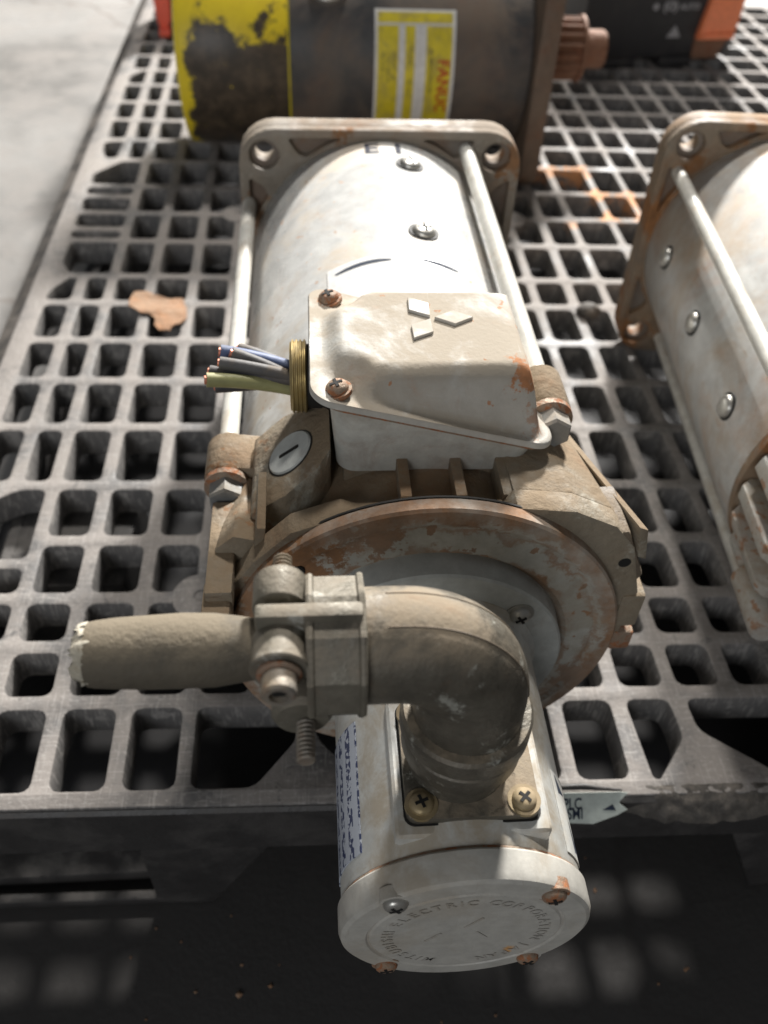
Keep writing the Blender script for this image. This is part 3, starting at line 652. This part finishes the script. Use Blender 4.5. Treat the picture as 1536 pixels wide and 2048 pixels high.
# base box below the rim
bm = bmesh.new(); low = rrect(-.041, .043, -.1030, -.0215, .009, 6); up_ = rrect(-.0445, .0500, -.1040, -.0205, .009, 6)
vb = [bm.verts.new((x, y, .176)) for x, y in low]; vt = [bm.verts.new((x, y, zr(x) - .0005)) for x, y in up_]
for k in range(len(low)): bm.faces.new((vb[k], vb[(k + 1) % len(low)], vt[(k + 1) % len(low)], vt[k]))
bm.faces.new(vb); bm.faces.new(vt)
tbox = bm_obj('terminal_box', bm, 'box', m1, 40)
bm = bmesh.new(); o2 = rrect(-.0480, .0525, -.1052, -.0195, .009, 6)
va = [bm.verts.new((x, y, zr(x) - .0020)) for x, y in o2]; vb2 = [bm.verts.new((x, y, zr(x) + .0004)) for x, y in o2]
for k in range(len(o2)): bm.faces.new((va[k], va[(k + 1) % len(o2)], vb2[(k + 1) % len(o2)], vb2[k]))
bm.faces.new(va); bm.faces.new(vb2)
bm_obj('lid_seam', bm, 'rusty', tbox, 40)
# sloping lid: rings from rim to the middle
ZT = .2245
def sdf(x, y):   # distance inside rounded rectangle
    qx = abs(x - .00175) - (.05425 - .010); qy = abs(y + .0625) - (.044 - .010)
    return .010 - (math.hypot(max(qx, 0), max(qy, 0)) + min(max(qx, qy), 0))
def sst(a, b, x):
    t = min(1, max(0, (x - a) / (b - a))); return t * t * (3 - 2 * t)
def lidz(x, y):
    zb = zr(x) + .0030; d = sdf(x, y)
    top = ZT + .0006 * math.cos((x) * 25) - max(0, x - .030) ** 2 * 9.0
    wdt = .0105
    f = sst(.0045, .0045 + wdt, d)
    for (sx, sy) in ((-.0425, -.0285), (-.0405, -.0975)):
        f *= 1 - .85 * (1 - sst(.007, .019, math.hypot(x - sx, y - sy)))
    fr = sst(-.1065, -.0880, y - max(0, .0) )           # broad sloping front shoulder
    f = min(f, .35 + .65 * fr) if x < .048 else f
    return zb + max(0.0, top - zb) * f
rings = 34; vs = []; fs = []
cx, cy = .00175, -.0625; Nn = len(outl)
for z_off in (0,):
    for (x, y) in outl: vs.append((x, y, zr(x)))
    for (x, y) in outl: vs.append((x, y, zr(x) + .0022))
for rI in range(rings):
    s = 1 - (rI + .35) / (rings + .0)
    for (x, y) in outl:
        X = cx + (x - cx) * s; Y = cy + (y - cy) * s; vs.append((X, Y, lidz(X, Y)))
tot = rings + 2
for i in range(tot - 1):
    for k in range(Nn):
        k2 = (k + 1) % Nn; fs.append((i * Nn + k, i * Nn + k2, (i + 1) * Nn + k2, (i + 1) * Nn + k))
fs.append(tuple((tot - 1) * Nn + k for k in range(Nn))); fs.append(tuple(range(Nn - 1, -1, -1)))
# densify the outline first for smooth shoulders
bm = bmesh.new(); bv = [bm.verts.new(v) for v in vs]
for f in fs: bm.faces.new([bv[i] for i in f])
bmesh.ops.subdivide_edges(bm, edges=[e for e in bm.edges if e.calc_length() > .006], cuts=9, use_grid_fill=True)
for v in bm.verts:
    d = sdf(v.co.x, v.co.y)
    if d > .0008 and v.co.z > zr(v.co.x) + .0015: v.co.z = lidz(v.co.x, v.co.y)
lid = bm_obj('lid', bm, 'lid', m1, 50)
# emblem: three raised rhombi
ec = Vector((.0030, -.0562, 0)); Lg = .0190; Sh = Lg / math.sqrt(3)
for an in (0, 120, 240):
    a = math.radians(an); d = Vector((math.cos(a), math.sin(a), 0)); n = Vector((-d.y, d.x, 0))
    pts = [ec + d * .0012, ec + d * (Lg / 2 + .0006) + n * Sh / 2, ec + d * Lg, ec + d * (Lg / 2 + .0006) - n * Sh / 2]
    prism('emblem_diamond', [Vector((p.x, p.y, lidz(p.x, p.y) - .0005)) for p in pts], (0, 0, .0019), 'emblem', lid, .0002, 1)
for (sx, sy) in ((-.0425, -.0285), (-.0405, -.0975)):
    screw((sx, sy, lidz(sx, sy)), (-.2, 0, 1), .0050, .0042, 'rusty', lid, washer=1.25, rot=.3)
# gland ring, collar and cut wires
gc = Vector((-.0500, -.0575, .1950))
lathe('gland_collar', gc, (-1, 0, 0), [(.0150, -.012), (.0150, .004), (.013, .005)], 'gasket', m1, 40)
prof = [(.0135, .0035)]
for k in range(4):
    y = .0038 + k * .00185; prof += [(.0162, y), (.0171, y + .0005), (.0171, y + .0010), (.0162, y + .0014)]
prof += [(.0158, .0114), (.0128, .0114), (.0125, .005)]
ring = lathe('gland_ring', gc, (-1, 0, 0), prof, 'brass', m1, 56, 25, closed=False)
lathe('gland_bore', gc, (-1, 0, 0), [(.0127, .0065), (.0001, .0065)], 'dark', ring, 32, closed=False)
wires = [((-.086, -.0425, .2000), 'wg', .0028), ((-.0935, -.0505, .2040), 'wb', .0031), ((-.0980, -.0605, .2000), 'wk', .0029), ((-.0988, -.0690, .2020), 'wy', .0029), ((-.0900, -.0465, .1975), 'wk', .0028), ((-.0955, -.0645, .1950), 'wk', .0028),
         ((-.0880, -.0545, .2060), 'wg', .0027), ((-.0960, -.0570, .1960), 'wk', .0027), ((-.0930, -.0610, .2055), 'wg', .0026)]
for i, (e, mt, r) in enumerate(wires):
    e = Vector(e); s = gc + Vector((-.004, (-.006 + .004 * ((i * 2) % 4)), -.001 + .003 * ((i % 3) - 1)))
    s.y = s.y * .45 + (e.y - .002) * .55
    mid = s.lerp(e, .5) + Vector((0, .0025 * math.sin(i * 2.3), .0016 + .0015 * math.cos(i * 1.7)))
    pts = []
    for k in range(9):
        t = k / 8; pts.append(s * (1 - t) ** 2 + mid * 2 * t * (1 - t) + e * t * t)
    r *= 1.14; wr = tube('wire', pts, r, mt, m1, 12)
    d = (pts[-1] - pts[-2]).normalized(); tube('copper_core', [pts[-1] - d * .001, pts[-1] + d * .0009], r * .62, 'copper', wr, 10)

# --- encoder housing, cap
EX = .0023
enc = lathe('encoder_housing', (EX, 0, .1), (0, -1, 0), [(.0495, .1530), (.0490, .1556), (.0470, .1575), (.0464, .1600), (.0464, .2635), (.0458, .2645)], 'encoder', m1, 96)
lathe('cap_seam', (EX, 0, .1), (0, -1, 0), [(.0464, .2640), (.0467, .2645), (.0467, .2652), (.0460, .2656)], 'rusty', enc, 96, closed=False)
cap = lathe('end_cap', (EX, 0, .1), (0, -1, 0), [(.0460, .2648), (.0472, .2652), (.0478, .2660), (.0478, .2740), (.0470, .2762), (.0455, .2772), (.0378, .2774), (.0371, .2767), (.0364, .2767), (.0357, .2774), (.0001, .2774)], 'cap', m1, 128, 28)
lathe('groove_ring', (EX, 0, .1), (0, -1, 0), [(.03715, .27675), (.0363, .27675)], 'emboss', cap, 96, closed=False)  # ring in the groove, slightly darker than the cap
for an in (49, 131, 228, 312):
    a = math.radians(an); p = (EX + .0428 * math.cos(a), -.2768, .1 + .0428 * math.sin(a))
    lathe('screw_pocket', p, (0, -1, 0), [(.0058, -.004), (.0058, .0003), (.0046, .0004)], 'rusty' if an in (228, 49) else 'cap', cap, 24, closed=False)
    screw(p, (0, -1, 0), .0045, .0030, 'steel' if an == 131 else 'rusty', cap, rot=an)
txt = 'MITSUBISHI ELECTRIC CORPORATION JAPAN'
items = []; a = math.radians(252)
for ch in txt:
    adv = {'I': .55, ' ': .62, 'M': 1.18}.get(ch, .98) * math.radians(9.9)
    a -= adv / 2
    if ch != ' ': items.append((ch, .0062, .00012, (.0296 * math.cos(a), .0296 * math.sin(a)), a - PI / 2))
    a -= adv / 2
text_obj('embossed_lettering', items, 'emboss', cap, lambda u, v: Vector((EX + u, -.27765, .1 + v)))
def slash(p0, p1, wd):
    p0 = Vector(p0); p1 = Vector(p1); d = (p1 - p0).normalized(); n = Vector((-d.y, d.x)) * wd
    return [Vector((EX + q.x, -.2775, .1 + q.y)) for q in (p0 + n, p1 + n, p1 - n, p0 - n)]
for p0, p1 in (((-.001, .006), (.0050, .0150)), ((-.0150, -.0060), (-.0095, .0015)), ((.004, .001), (.0085, -.0055))):
    prism('emblem_line', slash(p0, p1, .0005), (0, -.00025, 0), 'emboss', cap, 0)
cyl_patch('blue_print_sticker', math.radians(146), math.radians(186), -.2560, -.2010, .0465, 'warnprint', enc, EX, .1)
cyl_patch('side_sticker', math.radians(14), math.radians(36), -.2600, -.2270, .0465, 'encoder', enc, EX, .1)
for y0, y1, aa in ((-.2345, -.2280, 33), (-.2560, -.2440, 25)):
    vs = [cpt(math.radians(q), y, .04705, EX) for q, y in ((aa, y1), (aa - 9, y0), (aa - 1, y0 - .001))]
    from_data('printed_triangle', vs, [(0, 1, 2)], 'ink', enc, 0)
# connector pad on top of the encoder
CX, CY = .0035, -.2305
box('connector_pad', (-.0250, -.2595, .128), (.0320, -.2020, .1445), 'encoder', enc, .003, 3)
plate = prism('connector_plate', [Vector((x, y, .1447)) for x, y in rrect(CX - .0243, CX + .0243, CY - .0243, CY + .0243, .004, 4)], (0, 0, .0036), 'conn', m1, .0005)
prism('plate_gasket', [Vector((x, y, .1436)) for x, y in rrect(CX - .0250, CX + .0250, CY - .0250, CY + .0250, .004, 4)], (0, 0, .0013), 'gasket', plate, 0)
for sx in (-1, 1):
    for sy in (-1, 1):
        screw((CX + sx * .0187, CY + sy * .0187, .1483), (0, 0, 1), .0045, .0030, 'dullbrass', plate, washer=1.35, rot=sx + sy)
CX = .0003
lathe('connector_shell', (CX, CY, 0), (0, 0, 1), [(.0190, .1475), (.0188, .1590), (.0212, .1596), (.0219, .1606), (.0219, .1690), (.0210, .1702), (.0210, .1716), (.0226, .1722), (.0232, .1734), (.0232, .1812), (.0222, .1826), (.0196, .1830)], 'conn', m1, 56)
# elbow
er = .0262; zc = .2200; rt = .0183; pts = [Vector((CX, CY, .172)), Vector((CX, CY, .184))]
n = 22
for k in range(n + 1):
    t = PI / 2 * k / n; pts.append(Vector((CX - er + er * math.cos(t), CY, zc - er + er * math.sin(t))))
pts += [Vector((-.030, CY, zc)), Vector((-.040, CY, zc))]
rads = [rt * 1.06] * 2 + [rt * (1.05 - .05 * k / n) for k in range(n + 1)] + [rt, rt]
elbow = tube('elbow', pts, rads, 'conn', m1, 48)
# seams on the elbow
for off, mt in (((0, .0068, .0170), 'gasket'), ((0, -.0062, .0172), 'gasket')):
    sp_ = []
    for i, p in enumerate(pts[3:-1]):
        i += 3; tdir = (pts[min(i + 1, len(pts) - 1)] - pts[i - 1]).normalized()
        out = Vector((0, 1, 0)).cross(tdir); out = -out if out.x + out.z < 0 else out
        sp_.append(p + Vector((0, off[1], 0)) + out * math.sqrt(max(0, rads[i] ** 2 - off[1] ** 2)))
    tube('elbow_seam', sp_, .0003, 'grimy', elbow, 6)
# octagonal clamp collar on the elbow end
lathe('clamp_collar', (-.0362, CY, zc), (-1, 0, 0), [(.0190, 0), (.0226, .0004), (.0231, .0012), (.0229, .0022), (.0220, .0028), (.0220, .0155), (.0229, .0161), (.0231, .0171), (.0226, .0180), (.0120, .0182)], 'clamp', m1, 10, 20, phase=math.radians(18 + 6))
lathe('collar_band', (-.0395, CY, zc), (-1, 0, 0), [(.0226, 0), (.0236, .0008), (.0236, .0038), (.0226, .0046)], 'clamp', m1, 8, 20, phase=math.radians(22.5 + 8)) if False else None
# saddle clamp with two screws running along the motor axis
sx = -.0620
box('clamp_bar', (-.0690, CY - .0062, zc - .0130), (-.0372, CY - .0008, zc + .0236), 'clamp', m1, .0016)
box('clamp_core', (-.0665, CY - .0075, zc - .0075), (-.0530, CY + .0075, zc + .0075), 'gasket', m1, .002)
lathe('clamp_nut', (sx, CY + .0035, zc + .0145), (0, 1, 0), [(.0082, 0), (.0084, .0004), (.0084, .0106), (.0080, .0111), (.0001, .0111)], 'clamp', m1, 32)
lathe('clamp_boss', (sx, CY - .0056, zc + .0120), (0, -1, 0), [(.0080, 0), (.0083, .0005), (.0087, .0108), (.0083, .0114), (.0001, .0114)], 'clamp', m1, 32)
ring_ = lathe('lock_washer', (sx, CY - .0170, zc + .0120), (0, -1, 0), [(.0058, 0), (.0066, .0006), (.0066, .0014), (.0058, .0020)], 'rusty', m1, 28)
cs = lathe('cap_screw', (sx, CY - .0185, zc + .0120), (0, -1, 0), [(.0050, 0), (.0052, .0006), (.0052, .0062), (.0045, .0070), (.0029, .0070), (.0027, .0040), (.0001, .0040)], 'dull', m1, 28)
lathe('socket', (sx, CY - .0185, zc + .0120), (0, -1, 0), [(.0028, .0052), (.0001, .0052)], 'dark', cs, 6, closed=False)
def thread(name, p, ax, length, r, parent):
    prof = [(r * .8, -.004)]; k = 0.0
    while k < length: prof += [(r * .82, k), (r, k + .0005), (r, k + .0007), (r * .78, k + .0012)]; k += .0015
    prof += [(r * .6, length + .0006), (.0001, length + .0006)]
    return lathe(name, p, ax, prof, 'dull', parent, 18, 20)
thread('threaded_stud', (sx + .0005, CY + .0140, zc + .0145), (0, 1, 0), .0100, .0031, m1)
lathe('clamp_boss', (sx + .006, CY - .0060, zc - .0100), (0, -1, 0), [(.0080, 0), (.0095, .0015), (.0095, .0115), (.0080, .0135), (.0001, .0135)], 'clamp', m1, 28)
thread('threaded_stud', (sx + .0070, CY - .0200, zc - .0110), (0, -1, 0), .0125, .0029, m1)
# rubber boot with the cut cable
boot = lathe('cable_boot', (-.0665, CY, zc), (-1, 0, 0), [(.0086, -.004), (.0092, .000), (.0094, .003), (.0102, .008), (.0112, .016), (.0116, .026), (.0115, .036), (.0110, .046), (.0103, .0520), (.0098, .0540), (.0072, .0546)], 'rubber', m1, 48)
bm = bmesh.new(); bm.from_mesh(boot.data)
for v in bm.verts:
    n3 = mathutils.noise.fractal(v.co * 70, 1.0, 2.0, 3); c = Vector((v.co.x, CY, zc)); d = (v.co - c)
    if d.length > .004: v.co = c + d * (1 + .035 * n3)
bm.to_mesh(boot.data); bm.free()
cab = lathe('cut_cable', (-.1200, CY - .0005, zc + .0008), (-1, -.0, .05), [(.0086, -.003), (.0088, .0015), (.0080, .0035), (.0055, .0042), (.0001, .0036)], 'foam', m1, 40)
bm = bmesh.new(); bm.from_mesh(cab.data)
bmesh.ops.subdivide_edges(bm, edges=list(bm.edges), cuts=1)
for v in bm.verts: v.co += Vector((mathutils.noise.noise(v.co * 500), mathutils.noise.noise(v.co * 500 + Vector((9, 0, 0))), mathutils.noise.noise(v.co * 500 + Vector((0, 9, 0))))) * .0022
bm.to_mesh(cab.data); bm.free()

# ------------------------------------------------------------------ second motor (right)
m2 = thing('electric_motor', 'rust streaked off-white motor with cooling fins, cut off by the right edge', 'motor', (.295, .0184, 0), -math.radians(5.2))
flange_part(m2, 'flange_rusty')
b2 = body_part(m2, 'body_worn', -.060, .222)
for an in (144.5, 54.5, 234.5, 324.5): rod_part(m2, math.radians(an), -.075, .216)
for y in (.168, .079, -.0125):
    a = math.radians(170); screw(cpt(a, y, .0935), (math.cos(a), 0, math.sin(a)), .0072, .0046, 'steel', m2, cross=False)
    lathe('screw_seat', cpt(a, y, .0935), (math.cos(a), 0, math.sin(a)), [(.0070, .0002), (.0072, .0006), (.0088, .0006), (.0090, -.001)], 'gasket', b2, 32, closed=False)
core = lathe('front_housing', (0, 0, .1), (0, -1, 0), [(.0860, .055), (.0938, .060), (.0942, .066), (.0800, .0672), (.0770, .140), (.0720, .146), (.0001, .146)], 'flange_rusty', m2, 72)
for k in range(14):
    a = math.radians(100 + 13.0 * k); d = Vector((math.cos(a), 0, math.sin(a))); t = Vector((-d.z, 0, d.x)); c0 = Vector((0, 0, .1))
    e = -.128 - .010 * ((k * 7) % 3) / 2
    poly4 = [c0 + d * .070 + t * .0052 + Vector((0, -.0675, 0)), c0 + d * .0900 + t * .0040 + Vector((0, -.0675, 0)), c0 + d * .0965 + t * .0038 + Vector((0, -.074, 0)), c0 + d * .0970 + t * .0038 + Vector((0, e + .006, 0)), c0 + d * .0930 + t * .0038 + Vector((0, e, 0)), c0 + d * .070 + t * .0052 + Vector((0, e, 0))]
    prism('cooling_fin', poly4, -t * .0088, 'fin', m2, .0012, 2)
lathe('foot_stub', cpt(math.radians(205), -.100, .094), (0, -1, 0), [(.0085, 0), (.0090, .001), (.0090, .040), (.0080, .042), (.0001, .042)], 'fin', m2, 24)

# ------------------------------------------------------------------ big crosswise motor behind (local +y -> world +x, local +x -> world -y)
m3 = thing('servo_motor', 'large motor lying crosswise behind, worn yellow end and black body', 'motor', (0, .667, 0), -PI / 2)
hz = .110
def L3(name, prof, mat, par=m3, segs=96, **k): return lathe(name, (0, 0, hz), (0, 1, 0), prof, mat, par, segs, **k)
R3 = .0985
L3('end_bell', [(.0001, -.186), (R3 - .010, -.186), (R3 - .002, -.184), (R3, -.180), (R3, -.070), (R3 - .001, -.0685)], 'yellow_worn')
L3('bell_seam', [(R3 + .0004, -.0705), (R3 + .0009, -.0695), (R3 + .0004, -.0685)], 'ylabel', closed=False)
L3('motor_body', [(R3 - .002, -.0690), (R3 - .0012, -.068), (R3 - .0012, .183), (R3 - .004, .186)], 'blackpaint')
sheet('square_flange', [rrect(-.110, .110, -.110, .110, .016, 5)], .020, 'brownflange', m3, .0015, lambda c: Vector((c.x, .186 - c.z, hz + c.y)))
L3('flange_collar', [(.045, .205), (.045, .212), (.030, .213)], 'brownflange', segs=40, closed=False)
# toothed pulley
gp = []
nt_ = 18
for k in range(nt_ * 4):
    r = .0325 if (k % 4) in (0, 1) else .0268; t = 2 * PI * k / (nt_ * 4); gp.append(Vector((r * math.cos(t), .218, hz + .004 + r * math.sin(t))))
gear = prism('toothed_pulley', gp, (0, .040, 0), 'gear', m3, .0006, 1, 30)
lathe('pulley_rim', (0, 0, hz + .004), (0, 1, 0), [(.020, .256), (.0345, .2565), (.0345, .2600), (.020, .2605)], 'gear', gear, 48)
lathe('shaft', (0, 0, hz + .004), (0, 1, 0), [(.0200, .205), (.0200, .284), (.0185, .287), (.0001, .287)], 'gear', m3, 40)
# rating label: wraps on the front of the body
aT, aB = math.asin(.062 / R3), -.80
lb = cyl_patch('rating_label', aB, aT, .0185, .1020, R3 - .0010, 'white', m3, 0, hz, na=28)
for y0, y1 in ((.0215, .0430), (.0500, .0600), (.0720, .0985)):
    cyl_patch('yellow_panel', aB + .03, aT - .16, y0, y1, R3 - .0004, 'ylabel', lb, 0, hz, na=24)
cyl_patch('yellow_panel', aT - .13, aT - .03, .0215, .0985, R3 - .0004, 'ylabel', lb, 0, hz, na=6)
def on3(u, v): return cpt(.14 - u / R3, v, R3 + .0004, 0, hz)
text_obj('label_lettering', [('FANUC', .0165, .0004, (.020, .0900), 0)], 'red', lb, on3)
text_obj('label_small_print', [('AC SERVO MOTOR', .0050, .0, (.004, .0770), 0), ('TYPE A06B', .0042, .0, (-.012, .0555), 0), ('No.  DATE', .0040, .0, (.022, .0555), 0), ('OUTPUT      kW', .0036, .0, (0, .0380), 0), ('VOLT   AMP   Hz', .0036, .0, (.002, .0325), 0), ('INS. CLASS', .0036, .0, (-.004, .0270), 0)], 'ink', lb, on3)
lathe('eye_bolt', cpt(math.radians(52), -.028, R3, 0, hz), (math.cos(math.radians(52)), 0, math.sin(math.radians(52))), [(.019, -.004), (.020, .003), (.016, .007), (.009, .009), (.0001, .009)], 'steel', m3, 28)

# ------------------------------------------------------------------ black case with orange latch, far right
ca = math.atan2(1.0009 - .9433, .5792 - .377)
cs2 = thing('tool_case', 'black plastic case with orange latch behind at top right', 'case', (.360, .945, 0), ca * .55)
prism('case_shell', [(-.02, 0, .012), (.215, 0, .012), (.235, .02, .012), (.235, .22, .012), (-.02, .22, .012)], (0, 0, .17), 'case', cs2, .006, 3)
for x in (.02, .11): box('case_foot', (x, -.004, .0), (x + .05, .06, .014), 'case', cs2, .003)
prism('orange_latch', [(.158, -.012, .038), (.215, -.012, .038), (.222, -.010, .13), (.172, -.010, .13)], (0, .014, 0), 'orange', cs2, .003)
box('latch_step', (.160, -.016, .040), (.213, -.010, .047), 'orange', cs2, .0015)
prism('latch_hinge', [(.160, -.004, .010), (.200, -.004, .010), (.214, -.004, .040), (.158, -.004, .040)], (0, .02, 0), 'gear', cs2, .003)
text_obj('case_print', [('o', .014, .0012, (.085, .082), 0), ('(O)', .015, .0008, (.108, .081), 0), ('AUTO', .011, .0004, (.138, .080), 0)], 'printgrey', cs2, lambda u, v: Vector((u, -.0012, v)))
prism('printed_triangle', [(.112, -.0006, .040), (.134, -.0006, .040), (.123, -.0006, .056)], (0, -.0005, 0), 'printgrey', cs2, 0)
# ------------------------------------------------------------------ orange strap buckle, top left
sb = thing('strap_buckle', 'red-orange plastic strap buckle behind the yellow motor end at top left', 'buckle', (-.262, 1.06, 0))
prism('buckle_tab', [(-.018, -.004, .10), (.014, -.004, .10), (.010, -.006, .020), (.004, -.008, .006), (-.006, -.008, .006), (-.010, -.006, .020)], (0, .010, 0), 'redorange', sb, .002)
box('buckle_foot', (-.008, -.016, .0), (.008, .006, .010), 'redorange', sb, .002)
prism('strap_block', [(-.012, .012, 0), (.06, .012, 0), (.06, .10, 0), (-.012, .10, 0)], (0, 0, .09), 'case', sb, .004)

# ------------------------------------------------------------------ dry leaf scrap on the deck
lp = [(-.2170, .3190), (-.2145, .3330), (-.2040, .3350), (-.1950, .3270), (-.1830, .3230), (-.1700, .3240), (-.1650, .3080), (-.1630, .2900), (-.1670, .2790), (-.1720, .2740), (-.1760, .2680), (-.1850, .2690), (-.1900, .2780), (-.1900, .2880), (-.1960, .2960), (-.2060, .2990), (-.2160, .3080)]
fine = []
for i in range(len(lp)):
    a = Vector(lp[i]); b = Vector(lp[(i + 1) % len(lp)])
    for k in range(4):
        p = a.lerp(b, k / 4); j = mathutils.noise.noise(Vector((p.x * 400, p.y * 400, 1))) * .0012; fine.append((p.x + j, p.y - j))
lf = sheet('dry_leaf', [fine], .0012, 'leaf', None, 0, lambda c: Vector((c.x, c.y, c.z + .0030 + .0028 * math.sin((c.x + .19) * 110) * math.cos(c.y * 90))))
tag(lf, 'curled brown leaf scrap lying on the pallet grid at left', 'leaf')
# ------------------------------------------------------------------ dirt clod between the motors
cl = lathe('dirt_clod', (.2065, .2980, -.001), (0, 0, 1), [(.0001, 0), (.0095, .0005), (.0110, .004), (.0085, .0085), (.0040, .0110), (.0001, .0115)], 'rough', None, 24, 60)
for v in cl.data.vertices:
    n3 = mathutils.noise.fractal(v.co * 160, 1.0, 2.0, 3); v.co += Vector((n3, -n3, .6 * n3)) * .0022
    if v.co.z < .0002: v.co.z = .0002
tag(cl, 'crumbly grey dirt clod on the grid beside the right motor flange', 'dirt')
sc = prism('cardboard_scrap', [(-.325, .045, -.1055), (-.298, .030, -.1055), (-.285, .052, -.1055), (-.310, .070, -.1055)], (0, .002, .016), 'leaf', None, .001)
tag(sc, 'brown cardboard scrap seen below through the leftmost large grid hole', 'scrap')
# ------------------------------------------------------------------ grit on the floor in front
vs = []; fs = []
for k in range(60):
    x = random.uniform(-.34, .36); y = random.uniform(-.34, -.10); s = random.choice((.0006, .0008, .001, .0014, .002)); b = len(vs); z = FZ + s * .5
    for d in ((1, 0, 0), (-1, 0, 0), (0, 1, 0), (0, -1, 0), (0, 0, .8), (0, 0, -.5)):
        vs.append((x + d[0] * s * random.uniform(.6, 1.4), y + d[1] * s * random.uniform(.6, 1.4), z + d[2] * s))
    fs += [tuple(b + i for i in f) for f in ((0, 2, 4), (2, 1, 4), (1, 3, 4), (3, 0, 4), (2, 0, 5), (1, 2, 5), (3, 1, 5), (0, 3, 5))]
gr = from_data('floor_grit', vs, fs, 'leaf', None, 0); gr['kind'] = 'stuff'; gr['label'] = 'pale specks of grit on the dark floor'; gr['category'] = 'grit'
